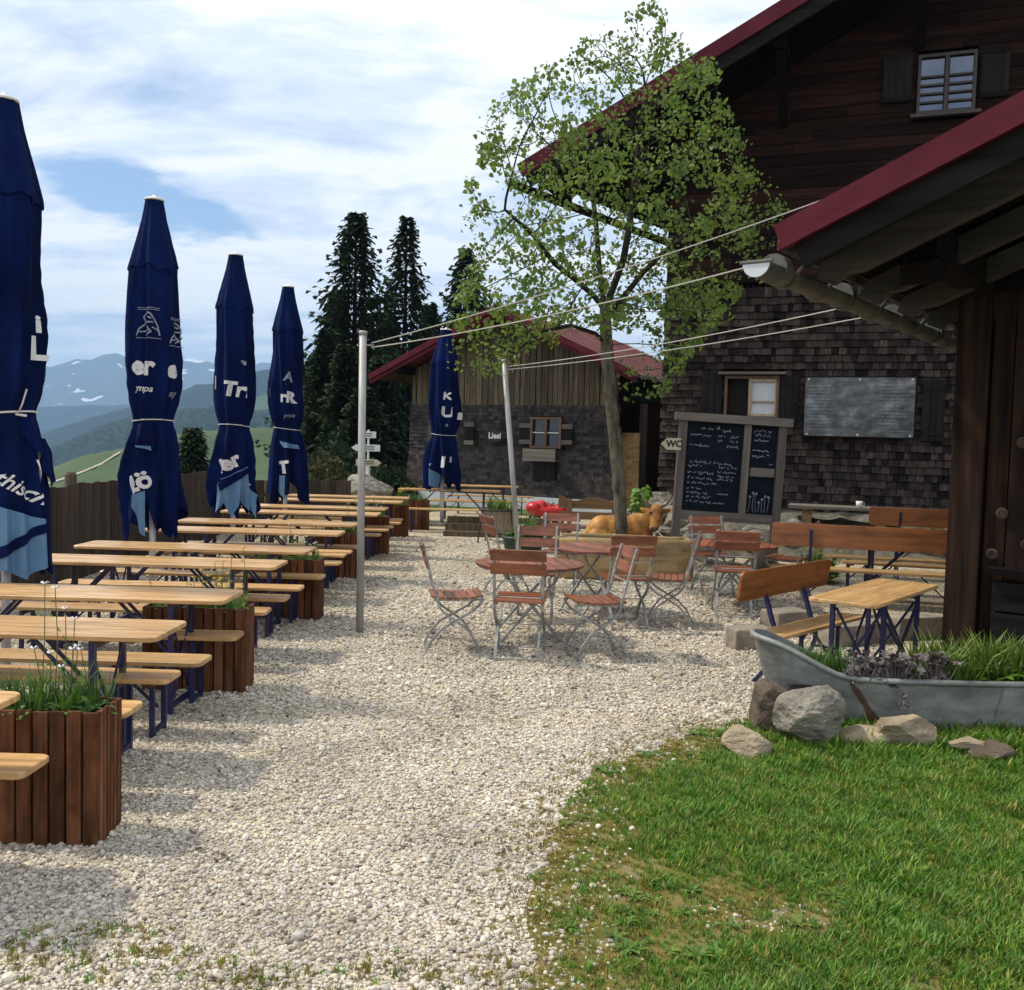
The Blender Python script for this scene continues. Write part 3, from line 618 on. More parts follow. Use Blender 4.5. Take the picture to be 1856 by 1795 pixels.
# ------------------------------------------------------------------ haze
HAZE = 1.5e-4
if HAZE:
    hb = MB(); hb.box((0, 4300, 230), (19000, 9400, 1000))
    hm = bpy.data.materials.new('haze'); hm.use_nodes = True; nt = hm.node_tree; nt.nodes.clear()
    pv = nt.nodes.new('ShaderNodeVolumePrincipled'); pv.inputs['Density'].default_value = HAZE; pv.inputs['Color'].default_value = (0.38, 0.64, 1.0, 1); pv.inputs['Anisotropy'].default_value = 0.0
    ho = nt.nodes.new('ShaderNodeOutputMaterial'); nt.links.new(pv.outputs[0], ho.inputs['Volume'])
    tag(hb.build('haze', hm), 'thin blue mountain haze in the air', 'haze', kind='stuff')

# ================================================================== BUILDINGS
def hit(px, py, o, th, v=0.0):
    """photo point -> (u, z) on the wall plane through o, turned by th, set v behind its face"""
    ax = Vector((math.cos(th), -math.sin(th), 0)); nn = Vector((math.sin(th), math.cos(th), 0))
    d = ray(px, py); t = ((Vector(o) + nn * v) - CAM).dot(nn) / d.dot(nn); p = CAM + d * t
    return (p - Vector(o)).dot(ax), p.z
def poly_slab(mb, corners, thick):
    """a sheet given by its four top corners, made `thick` deep downwards"""
    c = [Vector(p) for p in corners]; b = [p - Vector((0, 0, thick)) for p in c]; n = len(c)
    return mb.add(c + b, [tuple(range(n)), tuple(range(2 * n - 1, n - 1, -1))] + [(i, i + n, (i + 1) % n + n, (i + 1) % n) for i in range(n)])
def along_bar(mb, a, b, w, h, up=Vector((0, 0, 1))):
    """a straight beam from a to b, w wide, h high"""
    a, b = Vector(a), Vector(b); t = (b - a).normalized(); s = t.cross(up).normalized(); u = s.cross(t)
    vs = [p + s * (i * w / 2) + u * (j * h / 2) for p in (a, b) for j in (-1, 1) for i in (-1, 1)]
    return mb.add(vs, [(0, 1, 3, 2), (4, 6, 7, 5), (0, 4, 5, 1), (2, 3, 7, 6), (0, 2, 6, 4), (1, 5, 7, 3)])
PIECES = {}
def piece(name, key, maker, m, parent, loc, rot=(0, 0, 0), scale=(1, 1, 1)):
    """alike pieces share one mesh"""
    if key not in PIECES: PIECES[key] = maker().mesh(name, m)
    o = obj(name, PIECES[key], parent, loc); o.rotation_euler = rot; o.scale = scale
    return o
def squiggle(mb, x0, x1, z, h, r, y=0.0, slope=0.0, thick=0.006):
    """a line of handwriting too small to read, laid as a chalk stroke"""
    x = x0; pts = []
    while x < x1:
        if r.random() < .14 and len(pts) > 3:
            mb.tube(pts, thick / 2, 3, False); pts = []; x += h * .55; continue
        pts.append((x, y, z + slope * (x - x0) + h * (r.random() - .5) * (1.0 if r.random() < .8 else 1.8))); x += h * r.uniform(.22, .42)
    if len(pts) > 2: mb.tube(pts, thick / 2, 3, False)

# ------------------------------------------------------------------ the big farmhouse
TH = R(20); HO = (3.05, 20.0, 0.0)
house = thing('farmhouse', 'large dark timber farmhouse with shingled lower wall and red-edged roof behind the tree', 'house', HO, -TH)
def HU(px, py, v=0.0): return hit(px, py, HO, TH, v)
ZB = HU(1300, 512)[1]                                   # where shingles give way to planks
def roof_z(u): return 7.2 + 0.512 * (u + 2.59)
RU = 6.6; ridge_z = roof_z(RU); sh = math.tan(R(17))
w = MB(); back = 10.0
fr = [(0, -0.6), (13.2, -0.6), (13.2, roof_z(0) - .25), (RU, ridge_z - .25), (0, roof_z(0) - .25)]
w.add([(u, .12, z) for u, z in fr] + [(u + sh * back, back, z) for u, z in fr], [(0, 1, 2, 3, 4), (9, 8, 7, 6, 5), (0, 5, 6, 1), (1, 6, 7, 2), (2, 7, 8, 3), (3, 8, 9, 4), (4, 9, 5, 0)])
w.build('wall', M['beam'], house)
rf = MB(); V0 = -1.8
rfo = obj('roof', None, house)
EB = 9.5 ; se = math.tan(R(17))
poly_slab(rf, [(-2.59, V0, roof_z(-2.59)), (RU, V0, ridge_z), (RU + se * (EB - V0), EB, ridge_z), (-2.59 + se * (EB - V0), EB, roof_z(-2.59))], 0.10)
poly_slab(rf, [(RU, V0, ridge_z), (15.8, V0, roof_z(-2.59)), (15.8 + se * (EB - V0), EB, roof_z(-2.59)), (RU + se * (EB - V0), EB, ridge_z)], 0.10)
bpy.data.objects.remove(rfo); roof = rf.build('roof', M['redroof'], house)
b = MB(); along_bar(b, (-2.60, V0 - .025, roof_z(-2.60) - .07), (RU, V0 - .025, ridge_z - .07), .04, .27); b.build('red_verge_board', M['redmetal'], roof)
b = MB(); along_bar(b, (-2.45, V0 + .05, roof_z(-2.45) - .34), (RU, V0 + .05, ridge_z - .34), .05, .26); b.build('barge_board', M['greybarge'], roof)
for i in range(54):                                      # boards on the underside of the overhang
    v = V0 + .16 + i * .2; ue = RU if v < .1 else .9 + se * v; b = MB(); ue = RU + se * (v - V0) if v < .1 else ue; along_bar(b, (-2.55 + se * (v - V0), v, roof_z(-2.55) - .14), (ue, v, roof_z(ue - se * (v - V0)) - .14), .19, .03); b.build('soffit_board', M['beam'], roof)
for u in (-2.2, -.02, 2.2, 4.6):                          # purlins carrying the overhang
    b = MB(); b.box((u, -.75, roof_z(u) - .33), (.2, 1.7, .26)); b.box((u, -1.35, roof_z(u) - .48), (.18, .5, .12), rx=.3); b.build('purlin', M['beam'], house)
for u in (2.2, 4.6):
    b = MB(); along_bar(b, (u, -1.3, roof_z(u) - .5), (u, .0, roof_z(u) - 1.5), .16, .18); b.build('brace', M['beam'], house)
g = MB(); gp = [(-2.74 + se * t, V0 + t, roof_z(-2.59) - .32) for t in np.linspace(0, EB - V0, 8)]; g.tube(gp, .085, 8); g.build('gutter', M['greybarge'], house)
for t in np.linspace(.3, 9.5, 7):
    b = MB(); along_bar(b, (-2.74 + se * t, V0 + t, roof_z(-2.59) - .30), (-2.55 + se * t, V0 + t, roof_z(-2.59) - .08), .03, .03); b.build('gutter_bracket', M['greybarge'], house)
# openings in the front wall, taken from the photo
OPEN = [HU(1312, 760) + HU(1414, 682), HU(1660, 210) + HU(1772, 92)]
def covered(u, z, m=0.0): return any(a - m < u < c + m and z0 - m < z < z1 + m for a, z0, c, z1 in OPEN)
# planks of the upper wall
z = ZB + .16; k = 0; rr = random.Random(3)
while z < ridge_z - .3:
    ul = max(0.0, (z - (roof_z(0) - .3)) / .512) if z > roof_z(0) - .3 else 0.0
    cuts = [ul] + [q for q in sorted(rr.uniform(1.2, 8.6) for _ in range(2)) if q > ul + .3] + [9.9]
    segs = []
    for a, c in zip(cuts, cuts[1:]):
        for oa, oz0, oc, oz1 in OPEN:
            if oz0 - .1 < z < oz1 + .1 and a < oc and c > oa:
                segs += [(a, oa - .02), (oc + .02, c)]; break
        else: segs.append((a, c))
    for a, c in segs:
        if c - a < .1: continue
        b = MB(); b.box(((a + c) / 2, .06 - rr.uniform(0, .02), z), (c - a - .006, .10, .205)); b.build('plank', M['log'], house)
    z += .215; k += 1
b = MB(); b.box((4.9, .02, ZB + .02), (9.8, .1, .10)); b.build('belt_board', M['log'], house)
# pierced frieze
fz = MB(); zf0, zf1 = ZB - .30, ZB - .06
for i in range(70):
    u = .05 + i * .12
    along_bar(fz, (u, .05, zf0), (u + .14, .05, zf1), .02, .025); along_bar(fz, (u + .14, .035, zf0), (u, .035, zf1), .02, .025)
fo = fz.build('lattice_frieze', M['log'], house); fo['kind'] = 'stuff'
# shingles: the nearest ones singly, the rest joined
def shingle_mesh(wd, h, t=.030):
    mb = MB(); x = wd / 2
    return mb.add([(-x, 0, 0), (x, 0, 0), (x, -t, 0), (-x, -t, 0), (-x, .004, h), (x, .004, h), (x, -.004, h), (-x, -.004, h)],
                  [(0, 1, 2, 3), (3, 2, 6, 7), (0, 3, 7, 4), (1, 5, 6, 2), (4, 7, 6, 5), (0, 4, 5, 1)])
sh_ = []; z = .42; row = 0; rr = random.Random(11); zt = zf0 - .02
while z < zt:
    u = -.04 + rr.uniform(0, .05); flare = max(0, (1.2 - z)) * .10
    while u < 9.4:
        wd = rr.uniform(.085, .165)
        if not covered(u + wd / 2, z + .05, .05): sh_.append((u + wd / 2, z + rr.uniform(-.008, .008), wd, rr.uniform(-.03, .03), flare))
        u += wd + .004
    z += .142; row += 1
PNL = HU(1455, 792) + HU(1662, 684)
def shown(s):
    px, py = project(house_pt(s[0], 0, s[1] + .07)); return 1200 < px < 1725 and py > 590
from mathutils import Matrix as _M
HM = Matrix.Translation(HO) @ Matrix.Rotation(-TH, 4, 'Z')
def house_pt(u, v, z): return HM @ Vector((u, v, z))
big = []
for i, s in enumerate(sh_):
    px, py = project(house_pt(s[0], 0, s[1] + .07))
    hid = (1228 < px < 1425 and 745 < py < 935) or (1455 < px < 1662 and 684 < py < 792) or px > 1722 or (1265 < px < 1315 and 675 < py < 755)
    if not hid and 780 < py < 915 and 1424 < px: big.append((py, i))
    elif not hid and 590 < py < 690 and px > 1500: big.append((py - 300, i))
big = set(i for _, i in sorted(big, reverse=True)[:300])
rest = MB()
for i, (u, z, wd, tl, fl) in enumerate(sh_):
    if i in big:
        q = round(wd / .016); piece('shingle', ('s', q), lambda: shingle_mesh(q * .016 - .003, .20), M['shingle'], house, (u, -fl - .016, z), (-.13, tl, 0))
    else:
        T = Matrix.Translation((u, -fl - .016, z)) @ Matrix.Rotation(tl, 4, 'Y') @ Matrix.Rotation(-.13, 4, 'X'); m_ = shingle_mesh(wd, .20); rest.add(m_.v, m_.f, T)
def island_random(m):
    nt = m.node_tree; oi = [n for n in nt.nodes if n.type == 'OBJECT_INFO'][0]; g = nt.nodes.new('ShaderNodeNewGeometry')
    for l in list(oi.outputs['Random'].links): nt.links.new(g.outputs['Random Per Island'], l.to_socket)
    return m
M['shinglemass'] = island_random(wood('dark_shingle_rows', (0.0150, 0.0108, 0.0098), (0.062, 0.046, 0.041), 0.8, 0.85, 0.4, 2, 40, hue=0.03))
so = rest.build('shingle_rows', M['shinglemass'], house); so['kind'] = 'stuff'
b = MB(); b.box((4.8, -.10, .10), (9.7, .35, .62)); b.build('stone_plinth', M['stoneblock'], house)
# lower window: open left leaf, curtained right leaf
def window(parent, name, box_, frame_m, dep=.10):
    a, z0, c, z1 = box_; f = MB(); t = .055
    for cx, cz, sx, sz in (((a + c) / 2, z0 + t / 2, c - a, t), ((a + c) / 2, z1 - t / 2, c - a, t), (a + t / 2, (z0 + z1) / 2, t, z1 - z0 - 2 * t), (c - t / 2, (z0 + z1) / 2, t, z1 - z0 - 2 * t)):
        f.box((cx, -.03, cz), (sx, dep, sz))
    return f.build(name, frame_m, parent)
M['glass'] = mat('window_glass', (0.012, 0.02, 0.04), (0.02, 0.03, 0.055), 0.06, spec=.5)
M['mirrorglass'] = mat('sky_lit_old_glass', (0.10, 0.12, 0.16), (0.13, 0.15, 0.19), 0.06, (3, 3, 3), bump=.05, metal=0.75)
a, z0, c, z1 = OPEN[0]
wnd = window(house, 'window', OPEN[0], M['brownframe'])
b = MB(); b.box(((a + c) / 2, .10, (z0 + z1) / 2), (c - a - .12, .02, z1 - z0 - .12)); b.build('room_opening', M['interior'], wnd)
ml, _ = HU(1358, 720); mr, _ = HU(1410, 720)
lf = MB()
for cx, cz, sx, sz in ((ml + .02, (z0 + z1) / 2, .06, z1 - z0 - .12), (mr - .03, (z0 + z1) / 2, .05, z1 - z0 - .12), ((ml + mr) / 2, z0 + .09, mr - ml, .05), ((ml + mr) / 2, z1 - .09, mr - ml, .05), ((ml + mr) / 2, z0 + .42 * (z1 - z0), mr - ml - .1, .025)):
    lf.box((cx, -.05, cz), (sx, .05, sz))
lf.build('sash', M['paleframe'], wnd)
b = MB(); b.box(((ml + mr) / 2, -.02, (z0 + z1) / 2), (mr - ml - .08, .012, z1 - z0 - .2)); b.build('curtained_pane', M['curtain'], wnd)
b = MB(); b.box(((a + c) / 2, -.12, z1 + .05), (c - a + .25, .16, .05)); b.build('drip_board', M['greywood'], wnd)
for pa, pb in (((1270, 752), (1311, 676)), ((1412, 770), (1450, 682)), ((1668, 800), (1714, 690))):
    u0_, za = HU(*pa); u1_, zb = HU(*pb); b = MB(); n = 3; ww = (u1_ - u0_) / n
    b.box(((u0_ + u1_) / 2, -.055, (za + zb) / 2), (u1_ - u0_, .02, zb - za)); s_ = b.build('shutter', M['shutter'], house)
    for i in range(n):
        b = MB(); b.box((u0_ + (i + .5) * ww, -.08, (za + zb) / 2), (ww - .008, .025, zb - za)); b.build('board', M['shutter'], s_)
    for zz in (za + .15, zb - .15):
        b = MB(); b.box(((u0_ + u1_) / 2, -.10, zz), (u1_ - u0_ - .02, .02, .06)); b.build('cross_batten', M['shutter'], s_)
# upper window: six lights a leaf behind slats
a, z0, c, z1 = OPEN[1]; wnd2 = window(house, 'window', OPEN[1], M['dimframe']); mid_ = (a + c) / 2
b = MB(); b.box((mid_, -.04, (z0 + z1) / 2), (.07, .08, z1 - z0 - .11)); b.build('mullion', M['dimframe'], wnd2)
hh = z1 - z0 - .11
for s in (-1, 1):
    cxm = mid_ + s * (c - a) / 4; wp = (c - a) / 2 - .10
    zz = z0 + .055
    for i, fr_ in enumerate((.16, .16, .16, .16, .36)):
        h_ = hh * fr_; b = MB(); b.box((cxm, .0, zz + h_ / 2), (wp, .012, h_ - .035)); b.build('pane', M['mirrorglass'], wnd2)
        b = MB(); b.box((cxm, -.035, zz + h_), (wp + .02, .05, .035)); 
        if i < 4: b.build('glazing_bar', M['dimframe'], wnd2)
        zz += h_
for pa, pb in (((1598, 190), (1655, 96)), ((1775, 180), (1832, 86))):
    u0_, za = HU(*pa); u1_, zb = HU(*pb)
    b = MB(); b.box(((u0_ + u1_) / 2, -.05, (za + zb) / 2), (u1_ - u0_, .03, zb - za)); s_ = b.build('shutter', M['shutter'], house)
    for zz in (za + .05, zb - .05):
        b = MB(); b.box(((u0_ + u1_) / 2, -.075, zz), (u1_ - u0_, .02, .09)); b.build('rail', M['greybarge'], s_)
    for uu in (u0_ + .06, u1_ - .06):
        b = MB(); b.box((uu, -.075, (za + zb) / 2), (.08, .02, zb - za - .2)); b.build('stile', M['shutter'], s_)
b = MB(); b.box((mid_, -.08, z0 - .04), (c - a + .2, .14, .06)); b.build('sill', M['dimframe'], wnd2)
# notice panel behind plexiglass, its mottled reflections painted into the colour
u0_, za = HU(1455, 792); u1_, zb = HU(1662, 684)
pn = thing('notice_panel', 'wide notice board behind clear sheet with painted reflections on the shingled wall', 'notice board', house_pt((u0_ + u1_) / 2, -.20, (za + zb) / 2), -TH)
pw_, ph_ = u1_ - u0_, zb - za
b = MB(); b.box((0, 0, 0), (pw_, .03, ph_)); b.build('backing', M['greybarge'], pn)
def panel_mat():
    m = mat('sheet_with_painted_reflections', (0.020, 0.024, 0.020), (0.105, 0.112, 0.12), 0.32, (3.0, 3.0, 6), 9, 0.10, (5, 5, 9), lo=.40, hi=.56, c3=(0.26, 0.28, 0.31), spec=.9, bdist=.02); return m  # dark and pale noise paints the trees mirrored in the sheet
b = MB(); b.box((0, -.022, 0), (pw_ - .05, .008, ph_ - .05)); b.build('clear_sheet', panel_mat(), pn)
rr = random.Random(5); sq = MB()
for i in range(14): squiggle(sq, -pw_ * .46, pw_ * rr.uniform(-.32, -.2), ph_ * (.36 - i * .055) - .02, .02, rr, -.029)
for i in range(15): squiggle(sq, pw_ * .18, pw_ * rr.uniform(.34, .46), ph_ * (.42 - i * .057), .02, rr, -.029)
t_ = sq.build('print', M['chalk'], pn); t_['kind'] = 'stuff'
for sx in (-.46, 0, .46):
    for sz in (-.45, .45):
        b = MB(); b.lathe([(.02, 0), (.02, .012), (.0, .014)], 8, Matrix.Translation((sx * pw_, -.026, sz * ph_)) @ Matrix.Rotation(PI / 2, 4, 'X')); b.build('screw', M['white'], pn)

# ------------------------------------------------------------------ the small barn
TB = R(27); BO = (-3.0, 28.3, 0.0)
barn = thing('barn', 'small grey shingled barn with red roof and vertical gable boards beyond the tables', 'barn', BO, -TB)
BM = Matrix.Translation(BO) @ Matrix.Rotation(-TB, 4, 'Z')
BW = 6.35; BS = .452; BV = -.9; BR = BW / 2
def broof(u): return 3.62 + BS * (u + .87)
def BU(px, py, v=0.0): return hit(px, py, BO, TB, v)
bz = broof(BR); BD = 8.5
fr = [(0, -.6), (BW, -.6), (BW, broof(0) - .2), (BR, bz - .2), (0, broof(0) - .2)]
b = MB(); b.add([(u, .1, z) for u, z in fr] + [(u, BD, z) for u, z in fr], [(0, 1, 2, 3, 4), (9, 8, 7, 6, 5), (0, 5, 6, 1), (1, 6, 7, 2), (2, 7, 8, 3), (3, 8, 9, 4), (4, 9, 5, 0)]); b.build('wall', M['log'], barn)
rf = MB()
poly_slab(rf, [(-.87, BV, broof(-.87)), (BR, BV, bz), (BR, BD + .6, bz), (-.87, BD + .6, broof(-.87))], .09)
poly_slab(rf, [(BR, BV, bz), (BW + .87, BV, broof(-.87)), (BW + .87, BD + .6, broof(-.87)), (BR, BD + .6, bz)], .09)
roof2 = rf.build('roof', M['redroof'], barn)
for sgn in (0, 1):
    e = (-.88 if not sgn else BW + .88); b = MB(); along_bar(b, (e, BV - .02, broof(-.88) - .03), (BR, BV - .02, bz - .03), .04, .16); b.build('verge_board', M['redmetal'], roof2)
    b = MB(); along_bar(b, (e, BV + .03, broof(-.88) - .17), (BR, BV + .03, bz - .17), .04, .12); b.build('barge_board', M['redmetal'], roof2)
for i in range(14):
    y = BV + .3 + i * .65; b = MB(); along_bar(b, (BW + .86, y, broof(-.86) + .012), (BR, y, bz + .012), .035, .03); b.build('roof_seam', M['redroof'], roof2)
for u in (.05, BW - .05, BR):
    b = MB(); b.box((u, -.35, broof(min(u, BW - u)) - .24), (.16, 1.0, .2)); b.build('purlin', M['beam'], barn)
zb0 = BU(850, 733)[1]                                   # foot of the upright boards
u = .02; rr = random.Random(8)
while u < BW - .05:
    wd = rr.uniform(.13, .20); top = broof(min(u + wd / 2, BW - u - wd / 2)) - .16
    b = MB(); b.box((u + wd / 2, .04 - rr.uniform(0, .03), (top + zb0) / 2 + rr.uniform(-.03, 0)), (wd - .022, .05, top - zb0)); b.build('board', M['batten'], barn); u += wd
BOPEN = [BU(965, 812) + BU(1022, 757)]
mb = MB(); z = .34; rr = random.Random(9)
while z < zb0 - .02:
    fl = max(0, 1.5 - z) * .13 + max(0, zb0 - z) * .02; u = -.05
    while u < BW + .02:
        wd = rr.uniform(.10, .2); a, q0, c, q1 = BOPEN[0]
        if not (a - .05 < u + wd / 2 < c + .05 and q0 - .05 < z + .05 < q1 + .05):
            T = Matrix.Translation((u + wd / 2, -fl + .02, z + rr.uniform(-.006, .006))) @ Matrix.Rotation(-.12, 4, 'X'); m_ = shingle_mesh(wd - .004, .16, .016); mb.add(m_.v, m_.f, T)
        u += wd
    z += .105
M['barnmass'] = island_random(wood('grey_shingle_rows', (0.028, 0.0235, 0.0235), (0.068, 0.058, 0.056), 0.75, 0.5, 0.4, 2, 30))
so = mb.build('shingle_rows', M['barnmass'], barn); so['kind'] = 'stuff'
b = MB(); b.box((BW / 2, -.16, .14), (BW + .2, .3, .42)); b.build('whitewashed_base', M['plaster'], barn)
a, q0, c, q1 = BOPEN[0]
bw = MB(); t = .06
for cx, cz, sx, sz in (((a + c) / 2, q0 + t / 2, c - a, t), ((a + c) / 2, q1 - t / 2, c - a, t), (a + t / 2, (q0 + q1) / 2, t, q1 - q0 - 2 * t), (c - t / 2, (q0 + q1) / 2, t, q1 - q0 - 2 * t), ((a + c) / 2, (q0 + q1) / 2, t, q1 - q0 - 2 * t)):
    bw.box((cx, -.10, cz), (sx, .14, sz))
bwo = bw.build('window', M['brownframe'], barn)
for s in (-1, 1):
    for tz in (-1, 1):
        b = MB(); b.box(((a + c) / 2 + s * (c - a) / 4, -.06, (q0 + q1) / 2 + tz * (q1 - q0) / 4), ((c - a) / 2 - .09, .015, (q1 - q0) / 2 - .07)); b.build('pane', M['glass'], bwo)
b = MB(); b.box(((a + c) / 2, -.11, (q0 + q1) / 2), (c - a - .12, .03, .03)); b.build('glazing_bar', M['white'], bwo)
for k, (p1, p2, mm) in enumerate((((945, 805), (966, 768), 'greywood'), ((1022, 806), (1042, 770), 'greywood'), ((779, 823), (790, 762), 'batten'), ((846, 806), (864, 766), 'greywood'))):
    u0_, za = BU(*p1); u1_, zb = BU(*p2); b = MB(); b.box(((u0_ + u1_) / 2, -.13, (za + zb) / 2), (u1_ - u0_, .03, zb - za)); s_ = b.build('shutter', M[mm] if mm == 'batten' else M['shutter'], barn)
    for zz in (za + .06, zb - .06):
        b = MB(); b.box(((u0_ + u1_) / 2, -.155, zz), (u1_ - u0_, .025, .12)); b.build('cross_batten', M[mm], s_)
u0_, za = BU(959, 835); u1_, zb = BU(1018, 815); b = MB(); b.box(((u0_ + u1_) / 2, -.26, za + .02), (u1_ - u0_, .3, .03)); b.box(((u0_ + u1_) / 2, -.40, (za + zb) / 2), (u1_ - u0_, .03, zb - za)); b.build('flower_shelf', M['greywood'], barn)
u0_, za = BU(972, 868); u1_, zb = BU(1012, 838); b = MB(); b.box(((u0_ + u1_) / 2, -.16, (za + zb) / 2), (u1_ - u0_, .08, zb - za)); b.build('hatch', M['shutter'], barn)
u0_, za = BU(893, 800); u1_, zb = BU(916, 781)
sg = thing('name_sign', 'small black name sign with white lettering on the barn wall', 'sign', BM @ Vector(((u0_ + u1_) / 2, -.24, (za + zb) / 2)), -TB)
b = MB(); b.box((0, 0, 0), (u1_ - u0_, .03, zb - za)); b.build('board', M['dark'], sg)
vs_, fs_ = text_mesh('Liesi', .22, .008); b = MB(); b.add(vs_, fs_, Matrix.Translation((0, -.02, 0)) @ Matrix.Rotation(PI / 2, 4, 'X')); b.build('lettering', M['white'], sg)
# the lean-to corner between barn and house: pale door, posts
dr = thing('barn_side_door', 'pale tall door leaf in the dark corner right of the tree trunk', 'door', D(1140, 860, 25.6) , -R(12))
dr.location.z = .25
b = MB()
for i in range(3): b.box((-.17 + i * .17, 0, .95), (.165, .04, 1.9)); 
bb = MB(); bb.box((0, .03, .95), (.52, .02, 1.9)); do_ = bb.build('door_leaf', M['trough'], dr)
for i in range(3): b = MB(); b.box((-.17 + i * .17, 0, .95), (.165, .04, 1.9)); b.build('board', M['trough'], do_)
wl_ = thing('lean_to', 'dark plank lean-to between the barn and the farmhouse', 'shed', (D(1185, 850, 26.5).x, 26.5, 0), -R(15))
b = MB(); b.box((0, .9, 1.5), (2.2, 1.5, 3.0)); b.build('wall', M['beam'], wl_)
for i in range(10): b = MB(); b.box((-1.0 + i * .22, .12, 1.5), (.21, .05, 2.95)); b.build('board', M['beamv'] if i % 3 else M['greywoodv'], wl_)

# ------------------------------------------------------------------ the near hut on the right
TN = R(37.5); NO = (3.81, 8.4, 0.0)
hut = thing('timber_hut', 'near dark timber hut corner with red-edged roof and round gutter at the right edge', 'hut', NO, -TN)
NM = Matrix.Translation(NO) @ Matrix.Rotation(-TN, 4, 'Z'); NI = NM.inverted()
EX, VY = -.42, -2.78; NS = .405
tip = NI @ D(1418, 420, 6.45)
EX, VY = tip.x, tip.y; EZ = tip.z
def nroof(x): return EZ + NS * (x - EX)
rf = MB(); poly_slab(rf, [(EX, VY, EZ), (6.0, VY, nroof(6.0)), (6.0, 9, nroof(6.0)), (EX, 9, EZ)], .06); roof3 = rf.build('roof', M['redroof'], hut)
b = MB(); along_bar(b, (EX - .01, VY - .03, EZ - .045), (6, VY - .03, nroof(6) - .045), .05, .17); b.build('red_verge_board', M['redmetal'], roof3)
b = MB(); along_bar(b, (EX + .0, VY - .05, EZ - .115), (6, VY - .05, nroof(6) - .115), .05, .045); b.build('verge_fold', M['redmetal'], roof3)
b = MB(); along_bar(b, (EX + .12, VY + .02, EZ - .17), (6, VY + .02, nroof(6) - .20), .05, .16); b.build('barge_board', M['greybarge'], roof3)
b = MB(); along_bar(b, (EX - .015, VY, EZ - .06), (EX - .015, 9, EZ - .06), .03, .12); b.build('eave_strip', M['guttermetal'], roof3)
for i in range(22):
    y = VY + .12 + i * .24; b = MB(); along_bar(b, (EX + .06, y, EZ - .075), (6, y, nroof(6) - .075), .22, .025); b.build('soffit_board', M['beam'], roof3)
for i in range(7):                                       # rafter tails with carved noses
    y = VY + .55 + i * .95; b = MB(); poly = [(EX + .10, EZ - .12), (EX + .06, EZ - .24), (EX + .16, EZ - .28), (EX + .26, EZ - .21), (EX + .36, EZ - .20), (3.0, nroof(3.0) - .30), (3.0, nroof(3.0) - .11)]
    b.add([(x, y - .06, z) for x, z in poly] + [(x, y + .06, z) for x, z in poly], [tuple(range(6, -1, -1)), tuple(range(7, 14))] + [(k, (k + 1) % 7, (k + 1) % 7 + 7, k + 7) for k in range(7)]); b.build('rafter', M['rafterwood'], roof3)
# half-round gutter
gx, gz, gr = EX - .12, EZ - .21, .092
gt = MB(); n = 10; ys_ = [VY - .12, 8.0]
for rr_ in (gr, gr - .006):
    for y in ys_: gt.v += [(gx + rr_ * math.cos(PI + PI * k / n), y, gz + rr_ * math.sin(PI + PI * k / n)) for k in range(n + 1)]
w_ = n + 1
for k in range(n): gt.f += [(k, k + 1, w_ + k + 1, w_ + k), (2 * w_ + k, 3 * w_ + k, 3 * w_ + k + 1, 2 * w_ + k + 1)]
gt.f += [(0, w_, 3 * w_, 2 * w_), (n, 2 * w_ + n, 3 * w_ + n, w_ + n)]
gto = gt.build('gutter', M['guttermetal'], hut, smooth=True)
b = MB(); b.add([(gx + (gr + .004) * math.cos(PI + PI * k / n), VY - .125, gz + (gr + .004) * math.sin(PI + PI * k / n)) for k in range(n + 1)] + [(gx + (gr + .004) * math.cos(PI + PI * k / n), VY - .115, gz + (gr + .004) * math.sin(PI + PI * k / n)) for k in range(n + 1)],
    [tuple(range(n + 1)), tuple(range(2 * n + 1, n, -1))] + [(k, k + n + 1, k + n + 2, k + 1) for k in range(n)]); b.build('end_cap', M['upole'], gto)
b = MB(); b.tube([(gx - gr, VY - .12, gz), (gx - gr, 8, gz)], .012, 6); b.tube([(gx - gr - .02, VY - .125, gz + .004), (gx + gr + .02, VY - .125, gz + .004)], .012, 6); b.build('rolled_edge', M['guttermetal'], gto)
for i in range(9):
    y = VY + .35 + i * .62; b = MB(); b.tube([(gx + (gr + .006) * math.cos(PI + PI * k / 8), y, gz + (gr + .006) * math.sin(PI + PI * k / 8)) for k in range(9)] + [(gx + gr + .10, y, gz + .10)], .014, 5); b.build('gutter_hoop', M['guttermetal'], gto)
for i in range(4):
    y = VY + .15 + i * 1.35; b = MB(); b.tube([(gx, y, gz + .0), (gx, y + .11, gz + .0)], gr + .014, 12, True, None, (1, 1)); b.build('gutter_collar', M['guttermetal'], gto)
# corner post and upright wall boards
b = MB(); b.box((.13, .10, 1.6), (.26, .24, 3.2)); b.build('corner_post', M['beamv'], hut)
x = .275; rr = random.Random(21)
while x < 3.2:
    wd = rr.uniform(.16, .24); top = nroof(x) - .14; b = MB(); b.box((x + wd / 2, .06 + rr.uniform(-.015, .015), top / 2), (wd - .012, .06, top)); b.build('board', M['beamv'], hut); x += wd
b = MB(); b.box((1.7, .17, 1.5), (3.2, .1, 3.0)); b.box((.20, 4.0, 1.55), (.1, 7.6, 3.1)); b.build('wall', M['beam'], hut)
b = MB(); b.box((1.6, -.02, nroof(.1) - .16), (3.4, .14, .24)); b.build('top_beam', M['beam'], hut)
for x, y, l in ((.18, -.95, 2.0), (1.5, -.95, 2.0)):
    b = MB(); zt_ = nroof(x) - .22; b.box((x, y, zt_), (.22, l, .24)); b.box((x, y - l / 2 + .12, zt_ - .18), (.2, .42, .14), rx=.35); b.build('purlin', M['beam'], hut)
for i in range(3):
    b = MB(); b.box((1.15, -.06, .14 + i * .26), (1.5, .14, .24)); b.build('log', M['greybarge'], hut)
